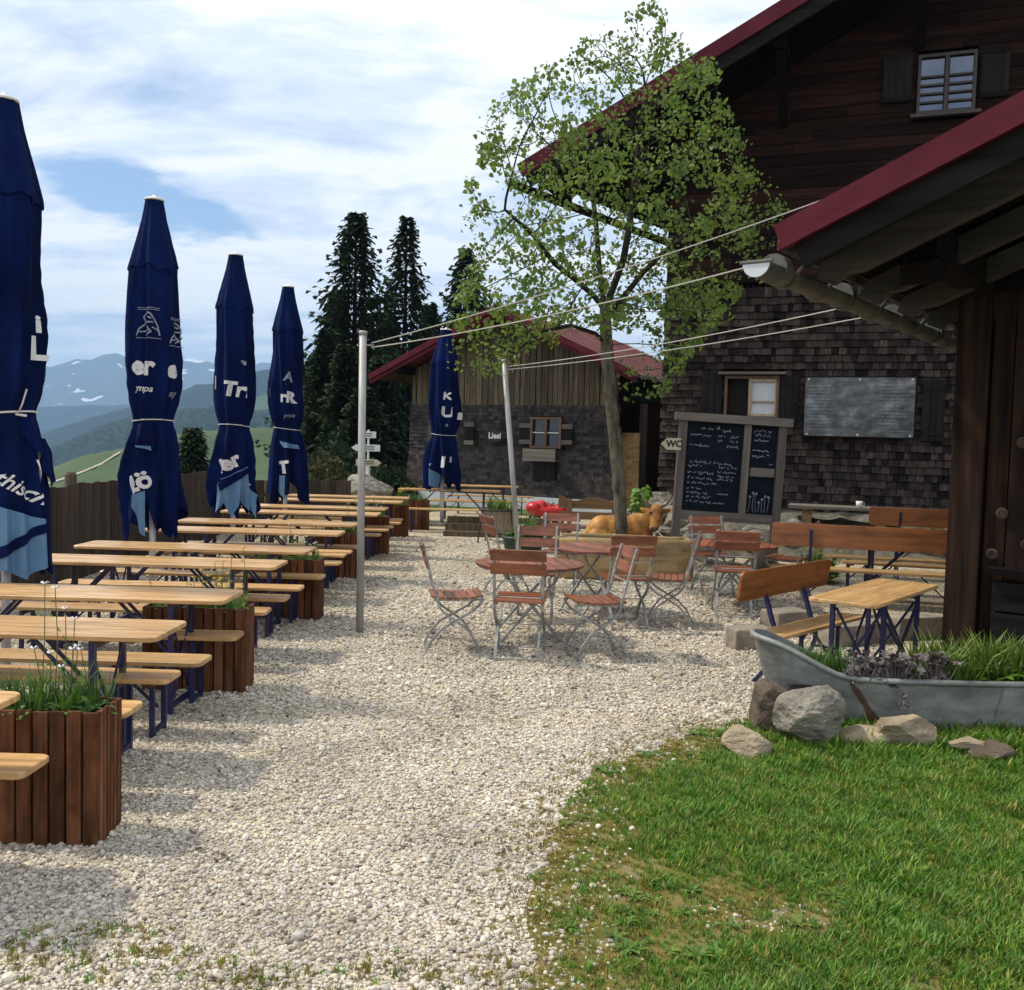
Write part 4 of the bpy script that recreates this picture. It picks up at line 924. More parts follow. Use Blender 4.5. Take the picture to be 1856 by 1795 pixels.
b = MB(); b.box((1.15, -.10, .87), (1.6, .2, .05)); b.build('ledge', M['beam'], hut)
for kx, kz in ((.42, 1.35), (.62, 1.1), (.36, 1.0), (.55, 1.95)):
    b = MB(); b.lathe([(.045, 0), (.05, .012), (.03, .022), (.028, .010)], 10, Matrix.Translation((kx, .01, kz)) @ Matrix.Rotation(PI / 2, 4, 'X')); b.build('knot', M['fence'], hut)

# ================================================================== BEER GARDEN FURNITURE
GT, GB, GP = 'beer tables in the left row', 'beer benches in the left row', 'planter boxes along the row'
def plank(L, Wd, T, r=.05):
    return MB().prism(rrect(-L / 2, L / 2, -Wd / 2, Wd / 2, r), -T, 0, None, .004)
def make_table(label, L=2.2, group=None):
    t = thing('beer_table', label, 'beer table', (0, 0, 0), 0, group)
    Wd = .5
    plank(L, Wd, .028).build('tabletop', M['pine'], t).location = (0, 0, .77)
    for s in (-1, 1):
        b = MB(); b.box((s * (L / 2 - .33), 0, .733), (.05, Wd - .06, .022)); b.box((s * (L / 2 - .16), 0, .733), (.05, Wd - .10, .018)); b.build('batten', M['planter'], t)
        x = s * (L / 2 - .36); f = MB()
        for y in (-.19, .19): f.box((x, y, .365), (.032, .032, .73))
        for z in (.05, .70): f.box((x, 0, z), (.028, .348, .028))
        lg = f.build('leg_frame', M['blue'], t)
        b = MB(); along_bar(b, (x + .012, -.17, .10), (x + .012, .17, .66), .008, .02); along_bar(b, (x - .012, .17, .10), (x - .012, -.17, .66), .008, .02); b.build('cross_brace', M['blue'], lg)
        b = MB()
        for y in (-.05, .05): along_bar(b, (x, y, .30), (x - s * .42, y, .735), .012, .02)
        b.build('stay', M['blue'], lg)
    return t
def make_bench(label, L=2.2, group=None, seat_m='pine'):
    t = thing('beer_bench', label, 'beer bench', (0, 0, 0), 0, group)
    plank(L, .25, .028, .04).build('seat', M[seat_m], t).location = (0, 0, .47)
    for s in (-1, 1):
        b = MB(); b.box((s * (L / 2 - .12), 0, .432), (.05, .19, .02)); b.build('batten', M['planter'], t)
        x = s * (L / 2 - .30); f = MB()
        for y in (-.095, .095): f.box((x, y, .215), (.028, .028, .43))
        for z in (.03, .415): f.box((x, 0, z), (.024, .162, .024))
        lg = f.build('leg_frame', M['blue'], t)
        b = MB(); along_bar(b, (x, 0, .16), (x - s * .30, 0, .43), .02, .014); b.build('stay', M['blue'], lg)
    return t
def make_back_bench(label, L=2.2, group=None):
    t = thing('bench_with_backrest', label, 'bench', (0, 0, 0), 0, group)      # the sitter faces +y
    plank(L, .25, .028, .04).build('seat', M['pine'], t).location = (0, 0, .47)
    b = MB(); b.prism(rrect(-L / 2, L / 2, -.115, .115, .04), -.012, .012, Matrix.Translation((0, -.215, .80)) @ Matrix.Rotation(R(90 - 8), 4, 'X'), .003); b.build('backrest', M['pineback'], t)
    for s in (-1, 1):
        x = s * (L / 2 - .42)
        b = MB(); b.tube([(x, -.255, .86), (x, -.235, .72), (x, -.16, .50), (x, -.13, .43)], .021, 4); b.build('back_upright', M['blue'], t)
        f = MB(); f.tube([(x, -.10, .44), (x, -.10, .30), (x, -.13, .20), (x, -.30, .0)], .02, 4); f.tube([(x, .09, .44), (x, .09, .0)], .018, 4); f.box((x, 0, .425), (.03, .22, .025)); lg = f.build('leg_frame', M['blue'], t)
        b = MB(); along_bar(b, (x, 0, .2), (x - s * .28, 0, .43), .02, .014); along_bar(b, (x, -.11, .24), (x, .09, .24), .016, .016); b.build('stay', M['blue'], lg)
    return t
def ends(px, py, h): return G(px, py, h)
# far right-hand corners of the tops as seen in the photo
TABLES = [(28, 1258), (333, 1127), (437, 1070), (518, 1016), (571, 991), (623, 960), (650, 941), (688, 925), (702, 916), (729, 908), (741, 902)]
BEN = [('far', 0, 97, 1365), ('near', 1, 265, 1268), ('far', 1, 333, 1213), ('near', 2, 388, 1185), ('far', 2, 444, 1144), ('near', 3, 494, 1101), ('far', 3, 528, 1078),
       ('near', 4, 553, 1060), ('far', 4, 592, 1040), ('near', 5, 622, 1016), ('far', 5, 629, 1003), ('near', 6, 640, 997), ('far', 6, 650, 988), ('near', 7, 692, 967), ('far', 7, 706, 958),
       ('near', 8, 714, 953), ('far', 8, 728, 946), ('near', 9, 731, 940)]
TY = [3.92, 5.52, 6.68, 8.34, 9.43, 11.12, 12.28, 13.95, 15.1, 16.75, 17.9]
proto_t = proto_b = None
jr = random.Random(4)
SIDE = {}
for i, (px, py) in enumerate(TABLES):
    p = G(px, py, .77); y = TY[i] - .25; x = (px - 928) / F_ * TY[i] + .03; SIDE[i] = x
    lab = f'long pine beer table, {ORD[i]} from the camera in the left row'
    loc = (x - 1.1, y + .015, 0); rz = R(jr.uniform(-1.2, .8))
    if proto_t is None: proto_t = make_table(lab, 2.2, GT); proto_t.location = loc; proto_t.rotation_euler.z = rz
    else: dup(proto_t, lab, loc, rz)
for side, i, px, py in BEN:
    p = G(px, py, .47); lab = f'pine beer bench on the {side} side of the {ORD[i]} table in the left row'
    loc = (p.x - 1.1, p.y - .125, 0); rz = R(jr.uniform(-1.2, 1.0))
    if proto_b is None: proto_b = make_bench(lab, 2.2, GB); proto_b.location = loc; proto_b.rotation_euler.z = rz
    else: dup(proto_b, lab, loc, rz)
# the set under the last parasol, at the end of the yard
p0 = G(712, 889, .77)
dup(proto_t, 'pine beer table under the single parasol before the barn', (-1.35, 20.9, 0), R(-1), 'beer tables before the barn')
dup(proto_t, 'pine beer table close to the barn wall, behind the single parasol', (-.95, 23.2, 0), R(-2), 'beer tables before the barn')
for k, (x, y, l) in enumerate(((-1.2, 19.2, 'pine beer bench on the near side of the table before the barn'), (-1.1, 21.9, 'pine beer bench behind the table under the single parasol'), (-.75, 22.4, 'pine beer bench right in front of the table at the barn wall'), (-.55, 24.3, 'pine beer bench nearest to the barn wall'))):
    dup(proto_b, l, (x, y, 0), R(-1), 'beer benches before the barn')
# timber edging steps below them
for k in range(3):
    st = thing('timber_step', f'pale timber edging step before the barn, {("lowest", "middle", "topmost")[k]} of three', 'step', (-.25, 18.45 + k * .55, 0), R(-2), 'timber steps')
    b = MB(); b.box((0, 0, .05 + k * .05), (2.1, .12, .10 + k * .1)); b.build('timber', M['batten'], st)
    b = MB(); b.box((-.9, .09, .05 + k * .05), (.06, .06, .12 + k * .1)); b.build('peg', M['greywood'], st)

# ------------------------------------------------------------------ planters
def make_planter(label):
    Wd, Dp, Hh = .74, .27, .60
    t = thing('planter_box', label, 'planter', (0, 0, 0), 0, GP)
    b = MB()
    for c, d in (((0, -Dp / 2 + .025, Hh / 2), (Wd - .05, .01, Hh - .02)), ((0, Dp / 2 - .025, Hh / 2), (Wd - .05, .01, Hh - .02)), ((-Wd / 2 + .025, 0, Hh / 2), (.01, Dp - .06, Hh - .02)), ((Wd / 2 - .025, 0, Hh / 2), (.01, Dp - .06, Hh - .02))): b.box(c, d)
    b.build('lining', M['planterframe'], t)
    n = 10; ww = Wd / n
    for i in range(n):
        for s in (-1, 1): piece('slat', ('pl', 1), lambda: MB().box((0, 0, 0), (ww - .012, .02, Hh)), M['planter'], t, (-Wd / 2 + (i + .5) * ww, s * (Dp / 2 - .010), Hh / 2 + .003 * ((i * 7) % 3)))
    n = 6; w2 = (Dp - .045) / n
    for i in range(n):
        for s in (-1, 1): piece('slat', ('pl', 2), lambda: MB().box((0, 0, 0), (.02, w2 - .009, Hh)), M['planter'], t, (s * (Wd / 2 - .012), -Dp / 2 + .0225 + (i + .5) * w2, Hh / 2 + .002))
    b = MB(); 
    for c, d in (((0, -Dp / 2 + .022, Hh - .03), (Wd - .06, .012, .05)), ((0, Dp / 2 - .022, Hh - .03), (Wd - .06, .012, .05))): b.box(c, d)
    b.build('inner_rail', M['planter'], t)
    b = MB(); b.box((0, 0, Hh - .06), (Wd - .06, Dp - .06, .02)); b.build('soil', M['soil'], t)
    return t
PLANT = [(178, 1535), (443, 1256), (578, 1124), (655, 1050), (702, 1006), (738, 974)]
def herb_bed(name, label, seed, loc, w, d, h, nb=120, flowers=0, grassy=.5, fm='foliage', tall=0):
    r = random.Random(seed); t = thing(name, label, 'plants', loc, 0, None)
    mb = MB()
    for _ in range(nb):
        x, y = r.uniform(-w / 2, w / 2), r.uniform(-d / 2, d / 2)
        if r.random() < grassy: q = blade_tuft(r.randrange(9999), 7, h * .5, h * 1.15, .02, .004, .7)
        else: q = rosette(r.randrange(9999), 7, h * .25, h * .55, .014, 1.3)
        mb.add(q.v, q.f, Matrix.Translation((x, y, 0 if r.random() < .6 else h * .12)))
    mb.build('leaves', M[fm], t)
    if flowers or tall:
        st = MB(); fl = MB()
        for _ in range(flowers + tall):
            x, y = r.uniform(-w / 2, w / 2), r.uniform(-d / 2, d / 2); hh = h * r.uniform(1.1, 2.0) if _ < flowers else h * r.uniform(2, 3.2)
            tp = (x + r.uniform(-.03, .03), y + r.uniform(-.02, .02), hh); st.tube([(x, y, 0), ((x + tp[0]) / 2 + .01, y, hh * .6), tp], .0025, 3)
            for k in range(5):
                a = k * 1.257; fl.add([(tp[0], tp[1], hh), (tp[0] + .018 * math.cos(a), tp[1] + .018 * math.sin(a), hh + .012), (tp[0] + .022 * math.cos(a + .6), tp[1] + .022 * math.sin(a + .6), hh + .006)], [(0, 1, 2)])
            for k in range(5):
                z = hh * (.25 + .13 * k); a = k * 2.2; st.add([(x, y, z), (x + .035 * math.cos(a), y + .035 * math.sin(a), z + .02), (x + .03 * math.cos(a + .5), y + .03 * math.sin(a + .5), z + .012)], [(0, 1, 2)])
        st.build('stems', M['foliage'], t); fl.build('blossoms', M['flower'] if seed % 2 == 0 else M['yellowflower'], t)
    return t
proto_p = None
PLAB = ['grassy herbs with small pale flowers', 'low leafy herbs', 'bright green leafy plants', 'sparse tall herbs', 'grey-green herbs with orange blossoms', 'flowering herbs']
for i, (px, py) in enumerate(PLANT):
    p = G(px, py); Wd, Dp = .74, .27
    lab = f'brown slatted planter box, {ORD[i]} from the camera along the left row'
    loc = (p.x - Wd / 2, p.y + Dp / 2, 0)
    if proto_p is None: proto_p = make_planter(lab); proto_p.location = loc
    else: dup(proto_p, lab, loc, R(jr.uniform(-1.5, 1.5)))
    herb_bed('planter_herbs', f'{PLAB[i]} growing in the {ORD[i]} planter box', 30 + i, (loc[0], loc[1], .55), .64, .18, .15 + .05 * (i == 0), 105, 12 if i in (0, 1, 4) else 5, .55 if i in (0, 3) else .3, 'foliage', 5 if i in (0, 1) else 3)
p = G(779, 961); o = dup(proto_p, 'brown slatted planter box at the far end, left of the parasol before the barn', (p.x - .40, p.y + .14, 0), R(2))
herb_bed('planter_herbs', 'dark herbs and pink blossoms in the far planter box before the barn', 77, (p.x - .40, p.y + .14, .55), .64, .18, .18, 80, 14, .4)

# ------------------------------------------------------------------ parasols
PROF = [(z, r * (.84 if z > 1.9 else .84 - .08 * min(1, 1.9 - z))) for z, r in [(4.18, .10), (4.0, .135), (3.7, .215), (3.5, .262), (3.2, .268), (2.9, .278), (2.6, .296), (2.3, .290), (2.12, .262), (2.02, .235), (1.955, .222), (1.90, .232), (1.75, .275), (1.5, .318), (1.2, .345), (.9, .365), (.5, .37)]]
def rprof(z):
    for (a, b), (c, d) in zip(PROF, PROF[1:]):
        if c <= z <= a: return b + (d - b) * (a - z) / (a - c)
    return PROF[0][1] if z > PROF[0][0] else PROF[-1][1]
def canopy_R(th, z, s):
    amp = .10 + .17 * ss(3.9, 2.8, z) * (1 - .6 * math.exp(-((z - 1.955) / .12) ** 2)) + .12 * ss(1.9, 1.1, z)
    tw = .35 * math.sin(z * 1.1 + s) + s
    a = math.sin(4 * (th + tw)); b = math.sin(7 * (th - tw * .7) + s * 3 + z * .6)
    f = (1 - abs(a)) ** 1.4 - .42 + .45 * b * .6 + .22 * math.sin(13 * th + s * 5 + z)
    return rprof(z) * (1 + amp * f)
def wrap_decal(parent, name, vs, fs, m, th0, z0, s, off=.008, rot=0.0, step=.012, rr=None):
    """lay a flat shape on the folded cloth of a closed parasol"""
    bm = bmesh.new(); bv = [bm.verts.new((v[0] * math.cos(rot) - v[1] * math.sin(rot), v[0] * math.sin(rot) + v[1] * math.cos(rot), 0)) for v in vs]
    for f in fs:
        try: bm.faces.new([bv[i] for i in f])
        except ValueError: pass
    xs_ = [v.co.x for v in bm.verts]; ys_ = [v.co.y for v in bm.verts]
    for k in np.arange(min(xs_) + step, max(xs_), step): bmesh.ops.bisect_plane(bm, geom=bm.verts[:] + bm.edges[:] + bm.faces[:], plane_co=(k, 0, 0), plane_no=(1, 0, 0))
    for k in np.arange(min(ys_) + step * 3, max(ys_), step * 3): bmesh.ops.bisect_plane(bm, geom=bm.verts[:] + bm.edges[:] + bm.faces[:], plane_co=(0, k, 0), plane_no=(0, 1, 0))
    r0_ = rr or rprof(z0)
    for v in bm.verts:
        th = th0 + v.co.x / r0_; z = z0 + v.co.y; r_ = canopy_R(th, z, s) + off; v.co = (r_ * math.sin(th), -r_ * math.cos(th), z)
    bmesh.ops.recalc_face_normals(bm, faces=bm.faces[:])
    me = bpy.data.meshes.new(name); bm.to_mesh(me); bm.free(); me.materials.append(m); return obj(name, me, parent)
def shell(z_top, z_bot, s, grow, nth=112, nz=64, hem=.0, hemk=8, flare=0.0):
    mb = MB()
    for j in range(nz + 1):
        t = j / nz
        for i in range(nth):
            th = 2 * PI * i / nth; saw = abs(((hemk * th / (2 * PI) + s) % 1) * 2 - 1); zb = z_bot + hem * (saw - .5) + hem * .5 * math.sin(3 * th + s * 2)
            z = z_top + (zb - z_top) * t; r_ = canopy_R(th, z, s) * grow + flare * t ** 3
            mb.v.append((r_ * math.sin(th), -r_ * math.cos(th), z))
    mb.f = [(j * nth + i, (j + 1) * nth + i, (j + 1) * nth + (i + 1) % nth, j * nth + (i + 1) % nth) for j in range(nz) for i in range(nth)]
    return mb
def make_parasol(label, loc, s, flaps, decals, lean=(0, 0), group='closed navy parasols', knot=False):
    ang = math.atan2(loc[0], loc[1])                       # its printed side faces the yard
    t = thing('parasol', label, 'parasol', loc, -ang, group)
    t.rotation_euler = (R(lean[1]), R(lean[0]), -ang)
    shell(4.16, .93, s, 1.0, hem=.24, flare=.0).build('canopy', M['navy'], t, smooth=True)
    v = shell(4.19, 3.48, s + .0, 1.03, nz=22, hem=.05, hemk=8, flare=.008).build('vent_hood', M['navy'], t, smooth=True)
    b = MB(); b.lathe([(.094, 4.178), (.099, 4.186), (.097, 4.196), (.07, 4.206), (.02, 4.212), (.016, 4.235), (.0, 4.238)], 20); b.build('cap', M['cap'], t, smooth=True)
    b = MB(); b.lathe([(.033, 0.0), (.033, 1.3)], 12); b.build('pole', M['upole'], t, smooth=True)
    b = MB(); b.box((0, 0, .03), (.55, .55, .06)); b.build('base_plate', M['stoneblock'], t)
    pts_ = [((canopy_R(th, 1.955, s) + .010) * math.sin(th), -(canopy_R(th, 1.955, s) + .010) * math.cos(th), 1.955 + .02 * math.sin(th + s)) for th in np.linspace(-3.1, 3.15, 60)]
    b = MB(); b.tube(pts_, .0075 if knot else .0055, 5); q = Vector(pts_[34])
    if knot:
        b.tube([q, q + Vector((.02, -.05, .05)), q + Vector((.05, -.06, .16))], .0065, 5); b.tube([q, q + Vector((-.03, -.03, -.02)), q + Vector((.05, -.04, -.03))], .009, 5)
    b.build('tie_cord', M['cord'], t)
    for poly, th0, z0, off, mm, nm in flaps:
        wrap_decal(t, nm, [(x, y) for x, y in poly], [tuple(range(len(poly)))], M[mm], th0, z0, s, off, 0, .02, .34)
    for body, size, xo, z0, rot, bold, shear, mm, nm in decals:
        if body == '#':                                       # the small printed crest: plain rider-like strokes in a frame
            mb = MB(); r = random.Random(3)
            def st(p, q, w=.006):
                d = Vector((q[0] - p[0], q[1] - p[1])); n_ = Vector((-d.y, d.x)).normalized() * w; mb.add([(p[0] - n_.x, p[1] - n_.y), (q[0] - n_.x, q[1] - n_.y), (q[0] + n_.x, q[1] + n_.y), (p[0] + n_.x, p[1] + n_.y)], [(0, 1, 2, 3)])
            for yy in (.5, .44): st((-.36 * size, yy * size), (.36 * size, yy * size), .003)
            st((-.4 * size, -.5 * size), (.4 * size, -.5 * size), .003)
            for (p, q) in (((-.05, .36), (.08, .30)), ((.08, .30), (.20, .10)), ((-.05, .36), (-.2, .2)), ((-.2, .2), (-.1, .02)), ((-.1, .02), (.16, .02)), ((.2, .1), (.3, -.1)), ((-.1, .02), (-.3, -.2)), ((-.3, -.2), (-.38, -.42)), ((.3, -.1), (.36, -.4)), ((-.05, -.1), (.1, -.3)), ((.1, -.3), (-.1, -.42)), ((-.3, -.3), (.0, -.25)), ((0, .2), (.1, .14)), ((.12, -.14), (.34, -.24))):
                st((p[0] * size, p[1] * size), (q[0] * size, q[1] * size), .007)
            vs_, fs_ = [(v_[0], v_[1]) for v_ in [(*x[:2],) for x in mb.v]], mb.f
        else: vs_, fs_ = text_mesh(body, size * .86, bold * .55, shear)
        zz = z0; rz_ = rprof(zz); th0 = math.asin(max(-.97, min(.97, .84 * xo / rz_)))
        wrap_decal(t, nm, vs_, fs_, M[mm], th0, zz, s, .014, rot, .012)
    return t
def tri(*p): return list(p)
UX = [(-3.70, 7.04), (-3.69, 9.9), (-3.70, 12.8), (-3.62, 15.4), (-1.50, 20.8)]
PR, DP = 'print', 'dimprint'
make_parasol('tall closed navy parasol cut by the left edge, pale blue lining hanging out', (*UX[0], 0), .4,
    [([(-.34, -.08), (.30, -.27), (.34, -.45), (.24, -.60), (.10, -.68), (-.06, -.60), (-.20, -.66), (-.34, -.58)], .15, 1.45, .035, 'lining', 'lining_flap'),
     ([(-.26, -.50), (-.05, -.42), (.24, -.27), (.25, -.33), (-.02, -.49), (-.26, -.59)], .15, 1.45, .05, 'navy', 'hem_band'),
     ([(-.10, .08), (.30, .0), (.36, -.25), (.22, -.34), (.05, -.1)], .75, 1.75, .05, 'navy', 'folded_corner')],
    [('L', .26, .24, 2.42, 0, .02, 0, PR, 'lettering'), ('i', .20, .25, 2.60, 0, .012, 0, PR, 'lettering'), ('pathisch', .175, .04, 1.46, R(-30), .004, .3, PR, 'lettering'), ('K', .26, .285, 1.66, R(-20), .02, 0, PR, 'lettering'), ('I', .30, .25, 1.52, R(8), .02, 0, PR, 'lettering'), ('Lö', .14, .05, 1.17, R(140), .004, .0, DP, 'lettering')], knot=True)
make_parasol('closed navy parasol, second from the left, with crest print and a grey folded corner', (*UX[1], 0), 1.3,
    [([(-.12, .10), (.06, .16), (.07, -.30), (.0, -.26)], -.46, 1.10, .03, 'lining', 'lining_flap'), ([(-.12, .05), (.10, .0), (.09, .05)], -.36, 1.66, .035, 'lining', 'lining_flap'),
     ([(-.15, .12), (.16, .14), (.19, -.12), (.0, -.09), (-.2, -.07)], -.45, 1.80, .035, 'navy', 'folded_corner')],
    [('#', .30, -.06, 2.93, 0, 0, 0, DP, 'crest'), ('#', .28, .255, 2.86, 0, 0, 0, DP, 'crest'), ('er', .30, -.125, 2.50, R(-2), .022, 0, PR, 'lettering'), ('ympa', .105, -.12, 2.28, R(-3), .002, .3, PR, 'lettering'), ('e', .28, .225, 2.48, 0, .022, 0, PR, 'lettering'), ('sy', .10, .22, 2.24, 0, .002, .3, DP, 'lettering'), ('Lö', .29, -.16, 1.34, R(22), .016, 0, PR, 'lettering')])
make_parasol('closed navy parasol, third from the left, with large slanted lettering above pale blue folds', (*UX[2], 0), 2.2,
    [([(-.30, -.02), (.22, .22), (.24, -.38), (.10, -.22), (-.02, -.46), (-.14, -.26), (-.26, -.40)], .0, 1.22, .035, 'lining', 'lining_flap'), ([(-.28, -.06), (.2, .16), (.2, .08), (-.22, -.18)], .02, 1.26, .05, 'navy', 'hem_band'), ([(.0, .2), (.2, -.1), (.12, -.36), (.02, -.1)], .55, 1.1, .04, 'lining', 'lining_flap')],
    [('Trı', .30, .02, 2.42, R(-4), .020, .1, PR, 'lettering'), ('I', .26, -.265, 2.50, 0, .02, 0, PR, 'lettering'), ('v', .13, .12, 2.78, 0, .01, 0, DP, 'lettering'), ("ler", .31, -.075, 1.47, R(28), .022, 0, PR, 'lettering'), ('sym', .13, .20, 1.24, R(-42), .004, .3, PR, 'lettering')])
make_parasol('closed navy parasol, fourth from the left, beside the dark spruces', (*UX[3], 0), 3.4,
    [([(-.16, .14), (.24, .08), (.26, .02), (-.06, .04)], .0, 1.62, .03, 'lining', 'lining_flap'), ([(-.06, .1), (.06, .1), (.05, -.26), (-.1, -.14)], -.2, 1.12, .03, 'lining', 'lining_flap')],
    [('A', .24, .03, 2.76, R(-10), .012, 0, DP, 'lettering'), ('rR', .27, .02, 2.44, R(-4), .020, 0, PR, 'lettering'), ('I', .24, -.26, 2.50, 0, .015, 0, DP, 'lettering'), ('ympa', .09, .05, 2.16, R(3), .002, .3, DP, 'lettering'), ('T', .30, -.04, 1.34, R(8), .024, 0, PR, 'lettering'), ('x', .12, .30, 1.36, 0, .01, 0, PR, 'lettering')])
u5_ = make_parasol('closed navy parasol standing alone before the barn', (*UX[4], 0), 4.1,
    [([(-.12, .16), (.14, -.06), (.06, -.30), (-.10, -.20)], -.55, 1.12, .03, 'lining', 'lining_flap')],
    [('K', .26, .05, 2.76, R(-6), .012, 0, PR, 'lettering'), ('U', .34, .06, 2.42, R(-3), .024, 0, PR, 'lettering'), ('i', .24, .27, 2.35, 0, .02, 0, PR, 'lettering'), ('a', .12, .05, 2.16, 0, .004, .2, DP, 'lettering'), ('1', .36, -.01, 1.36, R(-8), .026, 0, PR, 'lettering'), ('i', .2, .18, 1.42, 0, .01, 0, PR, 'lettering'), ('v', .2, -.23, 1.30, 0, .01, 0, PR, 'lettering')]); u5_.scale = (1.25, 1.25, 1)

# ------------------------------------------------------------------ plank fence along the drop
fn = thing('plank_fence', 'weathered upright plank fence closing the terrace on the left', 'fence', (0, 0, 0), 0)
rr = random.Random(6)
def fence_run(a, b, h, step=.15, name='board'):
    a, b = Vector(a), Vector(b); L = (b - a).length; n = int(L / step); d = (b - a) / n; ang = math.atan2(d.y, d.x)
    for i in range(n):
        p = a + d * (i + .5); hh = h + rr.uniform(-.02, .02)
        piece('board', ('fb', 1), lambda: MB().box((0, 0, .5), (step - .006, .024, 1.0)), M['fence'], fn, (p.x, p.y, 0), (0, rr.uniform(-.01, .01), ang), (1, 1, hh))
    for z in (.3, h - .25):
        b_ = MB(); nn = Vector((math.sin(ang), -math.cos(ang), 0)) * -.04; along_bar(b_, a + nn + Vector((0, 0, z)), b + nn + Vector((0, 0, z)), .04, .08); b_.build('rail', M['fence'], fn)
fence_run((-5.35, 6.0, 0), (-5.35, 17.8, 0), 1.18); fence_run((-5.35, 17.85, 0), (-3.15, 18.9, 0), .98)
for x, y in ((-5.45, 8.6), (-5.45, 11.9), (-5.45, 15.3), (-5.3, 17.9)):
    b = MB(); b.lathe([(.07, -.2), (.07, 1.30), (.05, 1.33)], 10, Matrix.Translation((x, y, 0))); b.build('post', M['batten'], fn)

# ------------------------------------------------------------------ line poles and wires
def pole(label, pb, pt):
    t = thing('line_pole', label, 'pole', pb, 0, 'grey poles for the light lines'); d = Vector(pt) - Vector(pb)
    b = MB(); b.tube([(0, 0, -.05), d], .035, 14); b.build('shaft', M['pole'], t, smooth=True)
    b = MB(); b.tube([d - d.normalized() * .005, d + d.normalized() * .03], .040, 14); b.build('cap', M['pole'], t, smooth=True)
    b = MB(); b.tube([d - d.normalized() * .10 + Vector((.02, 0, 0)), d - d.normalized() * .10 + Vector((.10, 0, .0)), d - d.normalized() * .14 + Vector((.10, 0, 0))], .008, 5); b.build('hook', M['steel'], t)
    return Vector(pt)
b1 = G(652, 1147); t1 = pole('tall grey steel pole standing on the gravel beside the benches', b1, D(658, 606, b1.y))
b2 = G(944, 1050); t2 = pole('leaning grey steel pole behind the folding chairs', b2, D(914, 656, b2.y))
def wire(label, a, b, sag=.12, r=.0055):
    a, b = Vector(a), Vector(b); pts_ = [a + (b - a) * t + Vector((0, 0, -sag * 4 * t * (1 - t))) for t in np.linspace(0, 1, 24)]
    mb = MB(); mb.tube(pts_, r, 5); return tag(mb.build('line_wire', M['wire']), label, 'wire', 'lines from the poles to the hut')
wire('upper wire from the tall pole to the edge of the hut roof', t1 + Vector((.08, 0, -.08)), D(1520, 352, 7.0), .05)
wire('second wire from the tall pole to the gutter end', t1 + Vector((.08, 0, -.12)), D(1396, 473, 6.42), .05)
wire('upper wire from the leaning pole to the gutter', t2 + Vector((.05, 0, -.06)), D(1555, 552, 8.1), .05)
wire('lower wire from the leaning pole to the gutter', t2 + Vector((.05, 0, -.10)), D(1606, 568, 8.7), .05)

# ================================================================== FOLDING CHAIRS AND ROUND TABLES
GC = 'folding garden chairs'
def make_chair(label):
    t = thing('folding_chair', label, 'chair', (0, 0, 0), 0, GC)           # the sitter faces +x
    # seat slats, slightly dished
    for i in range(7):
        x = -.155 + i * .062; z = .455 + .018 * ((i - 2.6) / 3.5) ** 2
        piece('seat_slat', ('cs', 1), lambda: MB().prism(rrect(-.026, .026, -.205, .205, .006, 2), -.008, .008), M['chairwood'], t, (x, 0, z), (0, -.10 * (i - 2.6) / 3.5, 0))
    for z, nm in ((.845, 't'), (.735, 'b')):
        piece('back_slat', ('cb', 1), lambda: MB().prism(rrect(-.225, .225, -.045, .045, .010, 2), -.009, .009, Matrix.Rotation(PI / 2, 4, 'Z') @ Matrix.Rotation(PI / 2, 4, 'X')), M['chairwood'], t, (-.262 + (.845 - z) * .30, 0, z), (0, -.28, 0))
    A = [(-.262, .90), (-.232, .80), (-.20, .68), (-.168, .55), (-.138, .46), (-.125, .395), (-.075, .335), (.015, .275), (.115, .205), (.18, .115), (.215, .03), (.225, .0)]
    Bq = [(.245, .452), (.225, .405), (.15, .335), (.03, .272), (-.085, .205), (-.165, .115), (-.21, .03), (-.22, .0)]
    for s in (-1, 1):
        b = MB(); b.tube([(x, s * .195, z) for x, z in A], .0165, 4, True, None, (1.0, .75)); b.build('back_leg', M['steel'], t)
        b = MB(); b.tube([(x, s * .172, z) for x, z in Bq], .0165, 4, True, None, (1.0, .75)); b.build('front_leg', M['steel'], t)
        b = MB(); along_bar(b, (-.16, s * .183, .44), (.24, s * .183, .445), .010, .018); b.build('seat_rail', M['steel'], t)
    for x, z, w in ((.225, .03, .39), (-.222, .025, .344), (-.02, .265, .35), (-.150, .50, .39), (-.19, .63, .39)): piece('cross_rod', ('cr', w), lambda: MB().tube([(0, -w / 2, 0), (0, w / 2, 0)], .0055, 5), M['steel'], t, (x, 0, z))
    return t
